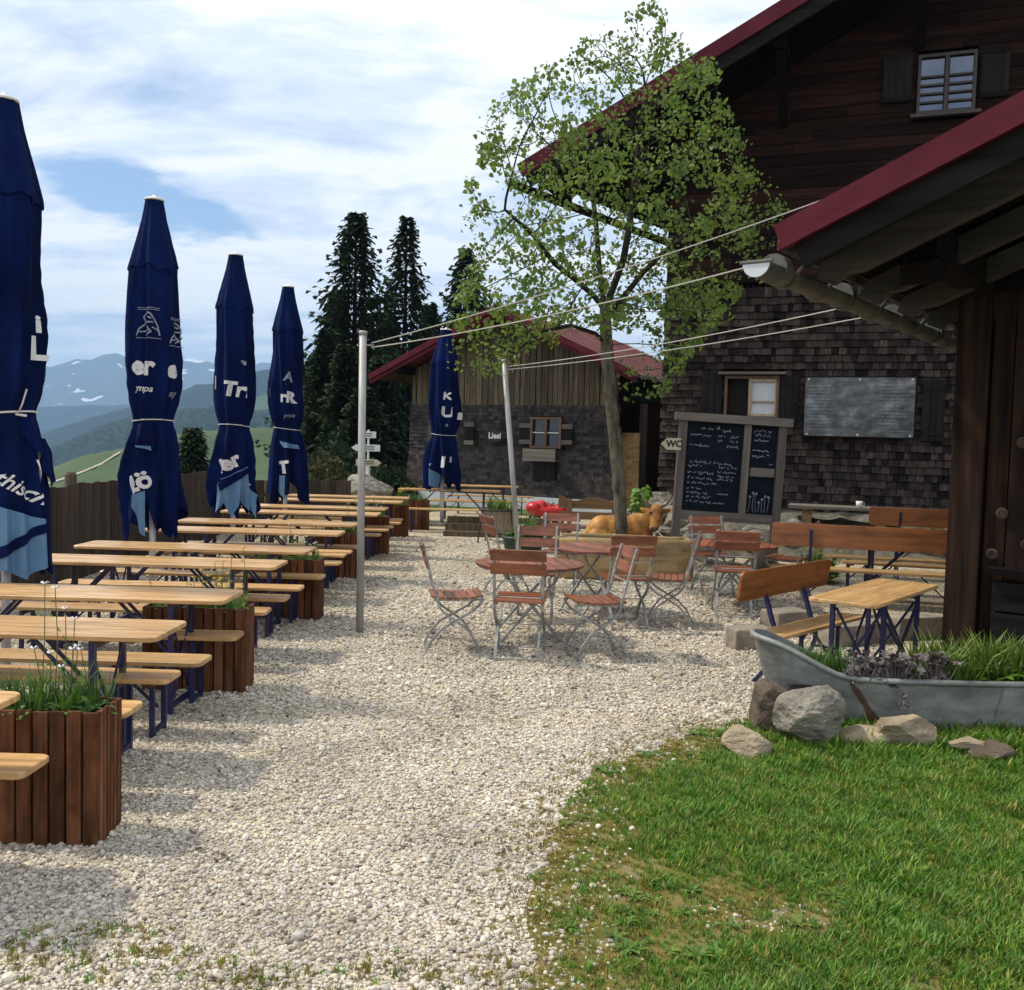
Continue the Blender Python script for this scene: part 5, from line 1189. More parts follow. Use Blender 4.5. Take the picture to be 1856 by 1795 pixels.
def make_round_table(label, r=.51, h=.72):
    t = thing('round_table', label, 'table', (0, 0, 0), 0, 'round folding tables')
    n = 9; w = 2 * r / n
    for i in range(n):
        x = -r + (i + .5) * w; x0, x1 = x - w / 2 + .004, x + w / 2 - .004; poly = []
        for q in np.linspace(x0, x1, 6): poly.append((q, math.sqrt(max(0.0004, r * r - q * q))))
        poly = poly + [(q, -y) for q, y in reversed(poly)]; poly.reverse()
        b = MB(); b.prism(poly, -.018, 0); o = b.build('slat', M['chairwood'], t); o.location = (0, 0, h)
    b = MB(); ring = [((r - .03) * math.cos(a), (r - .03) * math.sin(a), h - .030) for a in np.linspace(0, 2 * PI, 33)]; b.tube(ring, .009, 4, False); 
    for y in (-.2, .2): along_bar(b, (-r + .12, y, h - .03), (r - .12, y, h - .03), .02, .02)
    b.build('under_frame', M['steel'], t)
    for s in (-1, 1):
        b = MB()
        for y in (-.21 - .012 * s, .21 + .012 * s): b.tube([(s * .27, y, h - .03), (s * .20, y, h * .78), (-s * .02, y, h * .45), (-s * .20, y, h * .16), (-s * .29, y, 0)], .015, 4)
        b.tube([(-s * .285, -.21, .03), (-s * .285, .21, .03)], .008, 5); b.tube([(-s * .08, -.21, .32), (-s * .08, .21, .32)], .006, 5); b.build('scissor_leg', M['steel'], t)
    return t
tA = D(960, 1022, 9.0); tBp = D(1077, 993, 10.5); tC = D(1332, 984, 11.3)
table0 = make_round_table('round red-brown slatted table nearest the camera, leaning pole behind it'); table0.location = (tA.x, 9.0, 0); table0.rotation_euler.z = .15
dup(table0, 'round red-brown slatted table in front of the wooden trough', (tBp.x, 10.5, 0), .5)
dup(table0, 'round red-brown slatted table before the menu board', (tC.x, 11.3, 0), -.3)
def CH(px, Y): return ((px - 928) / F_ * Y, Y, 0)
chair0 = make_chair('folding chair standing apart on the gravel, seen side-on and facing right'); chair0.location = CH(823, 8.45); chair0.rotation_euler.z = R(8); chair0.scale = (1.05, 1.05, 1.07)
for lab, px, Y, rz in (
    ('folding chair with its back to the camera at the near round table', 948, 8.25, 84),
    ('folding chair seen side-on, facing left, just right of the near round table', 1090, 8.35, 192),
    ('folding chair behind the near round table, its slatted back before the second table', 972, 9.95, -97),
    ('folding chair farther back facing the camera, between green pot and trough', 1018, 11.9, -95),
    ('folding chair seen edge-on beside the dark green pot', 922, 11.6, 20),
    ('folding chair with its back to the camera in front of the trough', 1138, 9.75, 100),
    ('folding chair facing left at the right end of the wooden trough', 1222, 9.9, 170),
    ('folding chair with its back to the camera at the round table before the menu board', 1336, 10.55, 82),
    ('folding chair on the far side of the round table under the menu board', 1296, 12.1, -80),
    ('folding chair half hidden behind the long orange bench backrest', 1438, 11.9, 150)):
    dup(chair0, lab, CH(px, Y), R(rz))

# ================================================================== RIGHT-HAND TABLES AND BENCHES
L0 = Vector(((1402 - 928) / F_ * 10.95, 10.95, 0)); dr_ = Vector((math.cos(R(15)), -math.sin(R(15)), 0))
bb0 = make_back_bench('long beer bench with orange backrest, seen from behind before the house wall', 2.3, 'beer benches with backrest'); bb0.location = L0 + dr_ * 1.15; bb0.rotation_euler.z = -R(15)
bb0.scale = (1, 1, 1.12)
q = G(1418, 1077, .80)
sb = make_back_bench('short beer bench with dark orange backrest, in front beside the bathtub', 1.45, 'beer benches with backrest'); 
e0, e1 = D(1330, 1076, 7.15), D(1508, 1042, 8.30); cen = (e0 + e1) / 2; ang = math.atan2(e1.y - e0.y, e1.x - e0.x)
for ch in sb.children:
    if ch.name.startswith('backrest'): ch.location.z = .0
sb.location = (cen.x + math.sin(ang) * .215, cen.y - math.cos(ang) * .215, 0); sb.rotation_euler.z = ang + PI
dup(bb0, 'beer bench with backrest farthest back by the house wall, beside the hut post', (D(1665, 928, 13.9) + Vector((.45, -.1, 0))).to_2d().to_3d(), -R(15)).scale = (1, 1, 1.14)
near_t = make_table('short pine table with crossed blue legs between the bathtub and the hut post', 1.5, 'beer tables on the right')
cn = (Vector((2.6, 6.76, 0)) + Vector((2.2, 7.03, 0)) + Vector((3.5, 7.85, 0)) + Vector((3.07, 8.06, 0))) / 4
near_t.location = cn; near_t.rotation_euler.z = math.atan2(1.09, .9)
b = MB(); along_bar(b, (-.36, -.2, .08), (.36, -.2, .66), .016, .03); along_bar(b, (-.36, -.2, .66), (.36, -.2, .08), .016, .03); b.build('side_cross', M['blue'], near_t)
dup(proto_t, 'pine beer table behind the long bench with backrest', (L0 + dr_ * 1.9 + Vector((.2, .78, 0))), -R(15), 'beer tables on the right')
for k, (dd, lab) in enumerate(((1.30, 'yellow pine beer bench behind the table by the house wall'), (1.95, 'yellow pine beer bench second row behind the table by the house wall'))):
    dup(proto_b, lab, L0 + dr_ * 2.05 + Vector((.25, dd, 0)), -R(15), 'beer benches on the right')
# weathered table along the wall
wt_ = thing('wall_table', 'weathered grey plank table along the shingled house wall', 'table', D(1575, 905, 16.4).to_2d().to_3d(), -R(18))
b = MB()
for i in range(3): b = MB(); b.box((0, -.22 + i * .22, .86), (2.6, .21, .05)); b.build('board', M['greywood'], wt_)
for x in (-1.0, .2, 1.1): b = MB(); b.box((x, 0, .42), (.16, .4, .83)); b.build('trestle', M['trough'], wt_)
cp = D(1558, 900, 16.2); cu_ = thing('cup', 'small white cup on the weathered wall table', 'cup', (cp.x, 16.2, .886)); 
b = MB(); b.lathe([(.045, 0), (.055, .11), (.05, .11), (.04, .01)], 14); b.build('bowl', M['white'], cu_, smooth=True)
b = MB(); b.tube([(.05, 0, .09), (.085, 0, .08), (.085, 0, .04), (.048, 0, .03)], .007, 5); b.build('handle', M['white'], cu_)
# hewn stones edging the terrace
for k, (px, py, w, d, h, rz) in enumerate(((1366, 1180, .40, .26, .19, 10), (1432, 1150, .46, .30, .22, 25), (1560, 1172, .8, .25, .2, 28), (1668, 1160, .60, .28, .22, 18))):
    p = G(px, py); sb_ = MB(); sb_.box((0, 0, h / 2), (w, d, h), taper=.95)
    o = sb_.build('stone_block', M['stoneblock'], None, loc=(p.x, p.y + .15, 0), rz=R(rz)); bv_ = o.modifiers.new('edge', 'BEVEL'); bv_.width = .018; bv_.segments = 2
    tag(o, ('hewn stone block beneath the short bench end', 'hewn stone block behind the short bench', 'long hewn stone under the short pine table', 'hewn stone block at the foot of the hut post')[k], 'stone', 'hewn edging stones')

# ================================================================== MENU BOARD, WC SIGN
mp0 = G(1222, 1020); YB = 14.4
pa, pb_ = D(1241, 752, YB), D(1421, 765, YB); x0_, x1_ = pa.x, pb_.x; Wb = x1_ - x0_
mbd = thing('menu_board', 'leaning grey timber frame with three blue-black chalk menus', 'menu board', ((x0_ + x1_) / 2 - .10, YB, 0), 0); mbd.rotation_euler = (0, R(2.2), 0)
def MBP(px, py): p = D(px, py, YB); return p.x - mbd.location.x, p.z
hw = Wb / 2
for s in (-1, 1): b = MB(); b.box((s * hw, 0, 1.12), (.115, .11, 2.3)); b.build('post', M['greywoodv'], mbd)
b = MB(); b.box((.0, -.02, 2.26), (Wb + .26, .14, .12)); b.build('top_beam', M['greywood'], mbd)
xm = hw * .30
b = MB(); b.box((xm, -.01, 1.50), (.10, .08, 1.38)); b.build('middle_post', M['greywoodv'], mbd)
b = MB(); b.box((0, -.01, .80), (Wb - .12, .09, .14)); b.build('bottom_rail', M['greywood'], mbd)
b = MB(); b.box(((xm + hw) / 2, -.005, 1.50), (hw - xm - .16, .08, .13)); b.build('short_rail', M['greywood'], mbd)
b = MB(); b.box((0, .05, 1.5), (Wb - .1, .02, 1.5)); b.build('back_board', M['greywood'], mbd)
rr = random.Random(12)
def slate(name, xa, xb, za, zb):
    b = MB(); b.box(((xa + xb) / 2, .015, (za + zb) / 2), (xb - xa, .02, zb - za)); return b.build(name, M['slate'], mbd)
s1 = slate('chalkboard', -hw + .06, xm - .05, .87, 2.19); s2 = slate('chalkboard', xm + .05, hw - .06, 1.57, 2.19); s3 = slate('chalkboard', xm + .05, hw - .06, .87, 1.43)
ck = MB(); xa, xb = -hw + .12, xm - .10; yy = -.003
squiggle(ck, xa + .16, xb - .14, 2.10, .055, rr, yy, 0, .012)
for z, segs in ((2.00, ((0, .42), (.55, .70), (.8, .98))), (1.93, ((.55, .7), (.8, .98))), (1.85, ((0, .40), (.74, .98))), (1.60, ((.02, .90),)), (1.54, ((0, .28), (.62, .98))), (1.47, ((.6, .98),)), (1.44, ((0, .52),)), (1.41, ((.6, .98),)), (1.36, ((0, .52), (.6, .98))), (1.29, ((0, .64),)), (1.21, ((0, .30),)), (1.14, ((0, .42), (.62, .9))), (1.08, ((0, .5),)), (1.01, ((0, .8),))):
    for a, c in segs: squiggle(ck, xa + a * (xb - xa), xa + c * (xb - xa), z, .034, rr, yy, -.02, .008)
c1 = ck.build('chalk_writing', M['chalk'], s1); c1['kind'] = 'stuff'
ck = MB()
for z, a, c in ((2.11, .06, .94), (2.05, .12, .86), (1.97, .1, .9), (1.82, .04, .96), (1.74, .04, .88)): squiggle(ck, xm + .08 + a * (hw - xm - .2), xm + .08 + c * (hw - xm - .2), z, .036, rr, yy, -.01, .009)
squiggle(ck, hw - .16, hw - .10, 1.62, .03, rr, yy); c2 = ck.build('chalk_writing', M['chalk'], s2); c2['kind'] = 'stuff'
ck = MB()
for i in range(7):                                          # drawn chalk flowers
    x = xm + .11 + i * (hw - xm - .24) / 6; top = 1.05 + rr.uniform(0, .16); ck.tube([(x + rr.uniform(-.03, .03), yy, .90), (x, yy, .97), (x + rr.uniform(-.02, .02), yy, top)], .003, 3)
    for k in range(6): a = k * 1.05; ck.tube([(x, yy, top), (x + .022 * math.cos(a), yy, top + .022 * math.sin(a))], .004, 3)
c3_ = ck.build('chalk_drawing', M['chalk'], s3); c3_['kind'] = 'stuff'
wp = D(1218, 805, 14.1); ws = thing('wc_sign', 'pale wooden arrow sign reading WC pointing left beside the menu board', 'sign', wp, R(-4))
sw, shh = .26, .085; b = MB(); b.prism([(sw / 2, -shh), (sw / 2, shh), (-sw / 2 + .06, shh), (-sw / 2 - .03, 0), (-sw / 2 + .06, -shh)], -.012, .012, Matrix.Rotation(PI / 2, 4, 'X')); b.build('board', M['signwood'], ws)
vs_, fs_ = text_mesh('WC', .13, .006); b = MB(); b.add(vs_, fs_, Matrix.Translation((.03, -.016, 0)) @ Matrix.Rotation(PI / 2, 4, 'X')); b.build('lettering', M['dark'], ws)
b = MB(); b.box((.13, .14, .0), (.04, .25, .04)); b.build('bracket', M['greywood'], ws)

# ================================================================== TROUGH, COW, CARVED BENCH, POTS
tl = Vector(((1012 - 928) / F_ * 13.0, 13.0, 0)); tr = Vector(((1264 - 928) / F_ * 13.1, 13.1, 0)); Lt = (tr - tl).length
tg = thing('log_trough', 'long pale trough hewn from a log with a rounded right end', 'trough', (tl + tr) / 2 + Vector((0, .32, 0)), 0)
prof = [(-.34, .0), (-.37, .30), (-.33, .55), (-.22, .565), (-.19, .22), (.19, .22), (.22, .57), (.33, .555), (.37, .30), (.34, 0)]
mb = MB(); segs = [(-Lt / 2, .80), (-Lt / 2 + .05, .92), (-Lt / 2 + .2, 1), (0, 1.02), (Lt / 2 - .25, 1.0), (Lt / 2 - .08, .90), (Lt / 2, .66)]; rr = random.Random(2)
for x, s in segs: mb.v += [(x, y * s * (1 + rr.uniform(-.02, .02)), z * (.94 + .06 * s) + (rr.uniform(-.015, .015) if z > .4 else 0)) for y, z in prof]
n = len(prof)
for i in range(len(segs) - 1): mb.f += [(i * n + k, (i + 1) * n + k, (i + 1) * n + (k + 1) % n, i * n + (k + 1) % n) for k in range(n)]
mb.f += [tuple(range(n)), tuple((len(segs) - 1) * n + k for k in range(n - 1, -1, -1))]
o = mb.build('log', M['trough'], tg); bv_ = o.modifiers.new('edge', 'BEVEL'); bv_.width = .03; bv_.segments = 2
for sx in (-1, 1): b = MB(); b.box((sx * (Lt / 2 - .06), 0, .38), (.06, .40, .36)); b.build('end_wall', M['trough'], tg)
M['waterm'] = mat('still_water', (0.02, 0.03, 0.03), (0.03, 0.04, 0.04), 0.03, spec=.8)
b = MB(); b.box((0, 0, .46), (Lt - .2, .40, .01)); b.build('water', M['waterm'], tg)
# the lying cow
cw = thing('cow_statue', 'golden brown lying cow figure with horns behind the tree and trough', 'cow figure', (D(1134, 950, 14.75).x, 14.75, 0.0), 0); cw.scale = (.86, .86, .88)
plinth = MB(); plinth.box((-.05, .05, .14), (1.5, .75, .28)); plinth.build('plinth', M['stoneblock'], cw)
bd = MB(); zb_ = .28
ellipsoid(bd, (-.12, 0, zb_ + .30), (.52, .27, .30)); ellipsoid(bd, (-.42, .0, zb_ + .30), (.27, .27, .28)); ellipsoid(bd, (.22, 0, zb_ + .34), (.28, .23, .30))
ellipsoid(bd, (-.46, -.20, zb_ + .18), (.24, .14, .19)); ellipsoid(bd, (-.28, -.30, zb_ + .07), (.22, .06, .065)); ellipsoid(bd, (.30, -.26, zb_ + .08), (.20, .07, .075)); ellipsoid(bd, (.34, -.10, zb_ + .24), (.15, .14, .2))
for k in range(6): t = k / 5; ellipsoid(bd, (.30 + .17 * t, -.06 - .08 * t, zb_ + .42 + .19 * t), (.17 - .03 * t, .15 - .02 * t, .19 - .03 * t), n=8)     # neck
hx, hy, hz = .50, -.20, zb_ + .62
ellipsoid(bd, (hx, hy, hz + .05), (.135, .14, .14)); 
for k in range(5): t = k / 4; ellipsoid(bd, (hx - .01 - .04 * t, hy - .07 - .11 * t, hz - .03 - .17 * t), (.115 - .035 * t, .10, .11 - .02 * t), n=8)            # muzzle
ellipsoid(bd, (hx - .055, hy - .20, hz - .215), (.088, .075, .07))
for s in (-1, 1):
    ellipsoid(bd, (hx + s * .19, hy + .05, hz + .07), (.10, .03, .05), (0, s * -.25, s * .3)); ellipsoid(bd, (hx + s * .092 - .015, hy - .085, hz + .045), (.03, .035, .03))
bd.tube([(-.66, .0, zb_ + .4), (-.72, -.08, zb_ + .25), (-.70, -.2, zb_ + .08)], .03, 8)
me = remesh_blob(bd, .018, 6); me.materials.append(M['cow']); obj('body', me, cw)
b = MB(); ellipsoid(b, (hx - .057, hy - .222, hz - .222), (.082, .065, .058)); b.build('muzzle', M['cowface'], cw, smooth=True)
for s in (-1, 1):
    b = MB(); b.tube([(hx + s * .09, hy + .02, hz + .15), (hx + s * .17, hy + .0, hz + .19), (hx + s * .235, hy - .02, hz + .27), (hx + s * .25, hy - .03, hz + .36)], [.034, .030, .020, .004], 10); b.build('horn', M['horn'], cw, smooth=True)
    b = MB(); ellipsoid(b, (hx + s * .095 - .012, hy - .112, hz + .05), (.02, .016, .02), n=6); b.build('eye', M['dark'], cw, smooth=True)
    b = MB(); ellipsoid(b, (hx - .057 + s * .035, hy - .285, hz - .20), (.016, .012, .014), n=6); b.build('nostril', M['dark'], cw, smooth=True)
b = MB(); b.tube([(hx - .12, hy + .06, hz - .10), (hx - .02, hy - .1, hz - .26), (hx + .12, hy + .04, hz - .1), (hx + .06, hy + .14, hz + .06), (hx - .1, hy + .12, hz + .04), (hx - .12, hy + .06, hz - .10)], .012, 6); b.build('collar', M['yellowflower'], cw)
b = MB(); b.tube([(hx - .02, hy - .28, hz - .25), (hx + .10, hy - .5, hz - .36), (hx + .12, hy - .62, .30)], .008, 5); b.build('rope', M['wire'], cw)
# carved bench
cb = thing('carved_bench', 'brown wooden bench with a wavy carved backrest left of the tree', 'bench', (D(1076, 945, 16.4).x, 16.4, 0), R(-6))
poly = [(-.62, 0), (.62, 0)] + [(x, .17 + .035 * math.cos(x * 9) + (.03 if abs(x) > .5 else 0)) for x in np.linspace(.62, -.62, 24)]
b = MB(); b.prism(poly, -.02, .02, Matrix.Translation((0, .2, .72)) @ Matrix.Rotation(PI / 2, 4, 'X')); b.build('top_rail', M['carved'], cb)
b = MB(); b.box((0, .2, .60), (1.2, .035, .13)); b.build('lower_rail', M['carved'], cb)
for x in (-.42, .38): b = MB(); b.box((x, .165, .46), (.075, .05, .84)); b.build('back_post', M['carved'], cb)
for k in range(3): b = MB(); b.box((0, -.22 + k * .14, .43), (1.3, .13, .04)); b.build('seat_board', M['greywood'], cb)
for x in (-.5, .5): b = MB(); b.box((x, -.1, .2), (.08, .38, .4)); b.build('leg', M['carved'], cb)
def pot_plant(name, label, loc, h, r, seed, m='foliage', n=60, tuft=.6):
    rr = random.Random(seed); t = thing(name, label, 'plant', loc, 0); mb = MB()
    for _ in range(n):
        a, d = rr.uniform(0, 6.28), r * math.sqrt(rr.random()); x, y = d * math.cos(a), d * math.sin(a)
        q = blade_tuft(rr.randrange(9999), 6, h * .5, h, .03, .008, 1.0) if rr.random() < tuft else rosette(rr.randrange(9999), 7, h * .2, h * .42, .03, 1.2)
        mb.add(q.v, q.f, Matrix.Translation((x, y, rr.uniform(0, h * .55) * (1 - d / r * .6) if rr.random() > tuft else 0)))
    mb.build('leaves', M[m], t); return t
zp = D(905, 950, 17.6); zs = thing('pot_on_stand', 'round grey wooden tub hung in a black four-legged stand', 'tub', (zp.x, 17.6, 0))
b = MB(); b.lathe([(.25, .22), (.35, .60), (.33, .60), (.24, .25)], 20); b.build('tub', M['barrel'], zs)
b = MB(); b.lathe([(.33, .54), (.02, .55)], 20); b.build('soil', M['soil'], zs)
b = MB(); b.tube([(.375 * math.cos(a), .375 * math.sin(a), .60) for a in np.linspace(0, 2 * PI, 25)], .018, 6, False); b.build('ring', M['dark'], zs)
for k in range(4): a = k * PI / 2 + .6; b = MB(); b.tube([(.375 * math.cos(a), .375 * math.sin(a), .60), (.46 * math.cos(a), .46 * math.sin(a), 0)], .014, 5); b.build('leg', M['dark'], zs)
pot_plant('potted_plant', 'bright green plant growing in the tub on the black stand', (zp.x, 17.6, .55), .32, .28, 3, 'foliage', 60, .7)
gp_ = D(945, 985, 14.6); gpt = thing('green_pot', 'wide dark green pot behind the leaning pole', 'pot', (gp_.x + .03, 14.6, 0))
b = MB(); b.lathe([(.24, 0), (.31, .36), (.33, .38), (.33, .42), (.29, .42), (.22, .04)], 22); b.build('body', M['greenpot'], gpt, smooth=True)
b = MB(); b.lathe([(.29, .37), (.01, .38)], 20); b.build('soil', M['soil'], gpt)
pot_plant('potted_plant', 'leafy green plant in the dark green pot', (gp_.x + .03, 14.6, .38), .40, .26, 4, 'foliage', 46, .2)
pot_plant('yellow_flowers', 'yellow-flowering plant behind the orange bench backrest', (D(1488, 985, 13.4).x, 13.4, 0.05), .5, .24, 6, 'brightfol', 40, .3)
b = MB(); rr = random.Random(3); yf = [o for o in bpy.data.objects if o.name.startswith('yellow_flowers')][0]
for _ in range(40):
    x, y, z = rr.gauss(0, .12), rr.gauss(0, .12), rr.uniform(.25, .62); q = rosette(rr.randrange(999), 5, .03, .045, .016, .8); b.add(q.v, q.f, Matrix.Translation((x, y, z)))
b.build('blossoms', M['yellowflower'], yf)
bl = D(1382, 1018, 13.6); br_ = thing('dark_barrel', 'dark brown pot at the foot of the menu board', 'pot', (bl.x, 13.6, 0)); b = MB(); b.lathe([(.10, 0), (.16, .15), (.165, .32), (.13, .44), (.11, .44), (.10, .1)], 16); b.build('body', M['rockdark'], br_, smooth=True)
b = MB(); b.lathe([(.135, .42), (.15, .43), (.15, .455), (.12, .46)], 16); b.build('rim', M['rockdark'], br_, smooth=True)
# red toy car
tp = D(990, 925, 21.5); tc_ = thing('toy_car', 'bright red ride-on toy car on the grass before the barn', 'toy car', (tp.x, 21.5, .02), R(12))
bd = MB(); ellipsoid(bd, (0, 0, .30), (.46, .23, .13)); bd.box((0, 0, .27), (.62, .40, .16)); ellipsoid(bd, (.30, 0, .33), (.20, .23, .13)); ellipsoid(bd, (-.30, 0, .37), (.17, .22, .14)); ellipsoid(bd, (-.12, 0, .42), (.14, .16, .12))
me = remesh_blob(bd, .022, 5); me.materials.append(M['red']); obj('body', me, tc_)
for x in (-.25, .26):
    for y in (-.19, .19):
        b = MB(); b.lathe([(.02, -.035), (.105, -.035), (.11, 0), (.105, .035), (.02, .035)], 16, Matrix.Translation((x, y, .11)) @ Matrix.Rotation(PI / 2, 4, 'X')); wh = b.build('wheel', M['dark'], tc_)
        b = MB(); b.lathe([(.05, -.04), (.05, .04)], 12, Matrix.Translation((x, y, .11)) @ Matrix.Rotation(PI / 2, 4, 'X')); b.build('hub', M['white'], wh)
b = MB(); b.tube([(.05 * math.cos(a) + .12, .07 * math.sin(a), .44 + .03 * math.cos(a)) for a in np.linspace(0, 6.28, 13)], .012, 5, False); b.build('steering_wheel', M['dark'], tc_)
b = MB(); b.add([(.10, -.13, .38), (.10, .13, .38), (.02, .11, .50), (.02, -.11, .50)], [(0, 1, 2, 3)]); b.build('windscreen', M['white'], tc_)
M['farlawn'] = mat('short_lawn', (0.045, 0.095, 0.018), (0.085, 0.135, 0.03), 0.9, (3, 3, 3), 6, .5, (40, 40, 40), coords='World')
fl_ = MB(); pts = [G(930, 934), G(1045, 934), G(1110, 925), G(1105, 903), G(930, 900)]; fl_.add([(p.x, p.y, .006) for p in pts], [tuple(range(5))]); tag(fl_.build('lawn_strip', M['farlawn']), 'strip of lawn in front of the barn base', 'lawn', kind='structure')
# signpost
sp = D(662, 860, 25.0); sgp = thing('signpost', 'hiking signpost with white and yellow arrow boards behind the tall pole', 'signpost', (sp.x + .07, 25.0, 0), 0)
b = MB(); b.tube([(0, 0, 0), (0, 0, 1.25)], .06, 10); b.tube([(0, 0, 1.2), (0, 0, 2.05)], .028, 10); b.build('post', M['white'], sgp)
for z, l, s, mm in ((1.92, .40, 0, 'white'), (1.58, .62, -1, 'white'), (1.20, .62, 1, 'signwood')):
    h_ = .085; poly = [(-l / 2, -h_), (l / 2 - (.08 if s > 0 else 0), -h_), (l / 2 + (.04 if s > 0 else 0), 0 if s > 0 else -h_), (l / 2 - (.08 if s > 0 else 0), h_), (-l / 2, h_)] + ([(-l / 2 - .12, 0)] if s < 0 else [])
    b = MB(); b.prism(poly, -.012, .012, Matrix.Translation((.0, -.05, z)) @ Matrix.Rotation(PI / 2, 4, 'X')); b.build('arrow_board' if s else 'name_board', M[mm], sgp)
    for k in range(2): b = MB(); b.box((-.02, -.066, z + .03 - k * .06), (l * .6, .004, .022)); b.build('lettering', M['dark'], sgp)

# ================================================================== BATHTUB AND ROCKS
bt = thing('bathtub', 'old grey zinc bathtub used as a planter, high-backed at its left end', 'bathtub', (2.66, 6.45, 0), R(-2))
mb = MB(); ns, nv = 44, 9; Lh, Wh = 1.0, .31
def tub_rim(x): return .37 + .22 * ss(-.40, -1.02, x) ** .9
out_v = []
for inner in (0, 1):
    for j in range(nv + 1):
        v = j / nv
        for i in range(ns):
            a = 2 * PI * i / ns; ca, sa = math.cos(a), math.sin(a); ex = .75
            bx = (abs(ca) ** ex) * (1 if ca > 0 else -1); by = (abs(sa) ** ex) * (1 if sa > 0 else -1)
            xr = (Lh + (.10 if bx > 0 else 0)) * bx; zt_ = tub_rim(xr); z = .015 + (zt_ - .015) * v
            k = .84 + .16 * v; kx = (.83 + .17 * v) if bx < 0 else (.92 + .08 * v)
            sh_in = (1 - .018 * inner); mb.v.append((xr * kx * sh_in, Wh * by * k * (1 - .05 * inner), z + .012 * inner))
def T_(inn, j, i): return inn * (nv + 1) * ns + j * ns + i % ns
for j in range(nv):
    for i in range(ns):
        mb.f.append((T_(0, j, i), T_(0, j, i + 1), T_(0, j + 1, i + 1), T_(0, j + 1, i))); mb.f.append((T_(1, j, i), T_(1, j + 1, i), T_(1, j + 1, i + 1), T_(1, j, i + 1)))
mb.f.append(tuple(T_(0, 0, i) for i in range(ns - 1, -1, -1))); mb.f.append(tuple(T_(1, 0, i) for i in range(ns)))
mb.build('shell', M['zinc'], bt, smooth=True)
b = MB(); rim = [Vector(mb.v[T_(0, nv, i)]) for i in range(ns)]; b.tube(rim + [rim[0]], .020, 8, False); b.build('rolled_rim', M['zinc'], bt, smooth=True)
for xx in (-.82, .55):
    b = MB(); ring = []
    for k in range(14):
        v = k / 13; bx = xx / (Lh + (.10 if xx > 0 else 0)); sa = -(1 - min(1, abs(bx)) ** (2 / .75)) ** .5; by = -abs(sa) ** .75; zt_ = tub_rim(xx); kk = .84 + .16 * v; kx = (.83 + .17 * v) if bx < 0 else (.92 + .08 * v); ring.append((xx * kx, Wh * by * kk - .004, .015 + (zt_ - .015) * v))
    b.tube(ring, .006, 5); b.build('seam', M['zinc'], bt)
b = MB(); b.add([(-.40, -.287, .34), (-.30, -.292, .345), (-.27, -.275, .18), (-.24, -.262, .07), (-.31, -.258, .05), (-.36, -.27, .17)], [(0, 1, 2, 5), (5, 2, 3, 4)])
def tub_pt(x, v, o=.004):
    bx = x / (Lh + (.10 if x > 0 else 0)); sa = (1 - min(1, abs(bx)) ** (2 / .75)) ** .5; by = -sa ** .75; kk = .84 + .16 * v; kx = (.83 + .17 * v) if bx < 0 else (.92 + .08 * v)
    return (x * kx, Wh * by * kk - o, .015 + (tub_rim(x) - .015) * v)
b = MB(); rr = random.Random(4)
for j in range(9):
    v = .93 - j * .1; w_ = .012 + .008 * math.sin(j * 1.1) + .004 * j
    b.v += [tub_pt(-.43 + .02 * j - w_, v), tub_pt(-.43 + .02 * j, v, .0055), tub_pt(-.43 + .02 * j + w_, v)]
b.f = [(3 * j + i, 3 * j + i + 3, 3 * j + i + 4, 3 * j + i + 1) for j in range(8) for i in range(2)]; b.build('rust_stain', M['rust'], bt)
so_ = MB(); so_.box((.05, 0, .30), (1.7, .48, .02)); so_.build('soil', M['soil'], bt)
tubo = bt.location
pl = thing('tub_grass', 'long green lily leaves growing at the right of the bathtub', 'plant', (3.15, 6.5, .31), 0)
rr = random.Random(9); mb = MB()
for _ in range(260):
    x, y = rr.uniform(-.36, .7), rr.uniform(-.2, .2); q = blade_tuft(rr.randrange(9999), 3, .12, .36, .03, .010, .9); mb.add(q.v, q.f, Matrix.Translation((x, y, 0)))
mb.build('leaves', M['foliage'], pl)
pl2 = thing('tub_grass', 'small clump of green shoots inside the high back of the bathtub', 'plant', (2.12, 6.5, .31), 0); mb = MB()
for _ in range(60):
    x, y = rr.uniform(-.2, .2), rr.uniform(-.18, .18); q = blade_tuft(rr.randrange(9999), 5, .10, .24, .03, .006, .6); mb.add(q.v, q.f, Matrix.Translation((x, y, 0)))
mb.build('leaves', M['foliage'], pl2)
for k, (x, y, n, lab) in enumerate(((2.30, 6.22, 20, 'grey-purple houseleek clump spilling over the bathtub rim on the left'), (2.52, 6.2, 26, 'grey-purple houseleek clump in the middle of the bathtub rim'), (2.80, 6.25, 18, 'grey-purple houseleek clump beside the green lily leaves'))):
    su = thing('houseleek', lab, 'plant', (x, y, .33), 0, 'houseleeks in the bathtub')
    mb = MB(); stems = MB()
    for _ in range(n * 2):
        px, py, pz = rr.gauss(0, .065), rr.gauss(0, .05), rr.uniform(.0, .19); q = rosette(rr.randrange(9999), 12, .018, .042, .011, 1.5); mb.add(q.v, q.f, Matrix.Translation((px, py, pz)) @ Matrix.Rotation(rr.uniform(-.7, .7), 4, 'X') @ Matrix.Rotation(rr.uniform(-.7, .7), 4, 'Y')); stems.tube([(px * .5, py * .5, 0), (px, py, pz)], .004, 4)
    mb.build('rosettes', M['succulent'], su); stems.build('stems', M['succulent'], su)
    if k == 1:
        mb = MB()
        for _ in range(9): q = rosette(rr.randrange(999), 10, .016, .034, .010, 1.3); mb.add(q.v, q.f, Matrix.Translation((rr.gauss(0, .03), -.10 - rr.random() * .02, -.03 - rr.random() * .11)) @ Matrix.Rotation(1.2, 4, 'X'))
        mb.build('hanging_rosettes', M['succulent'], su)
mbw = MB()
wd_ = thing('broad_leaf_plant', 'broad pale green leaves beyond the right end of the bathtub', 'plant', (3.42, 6.38, .33), 0)
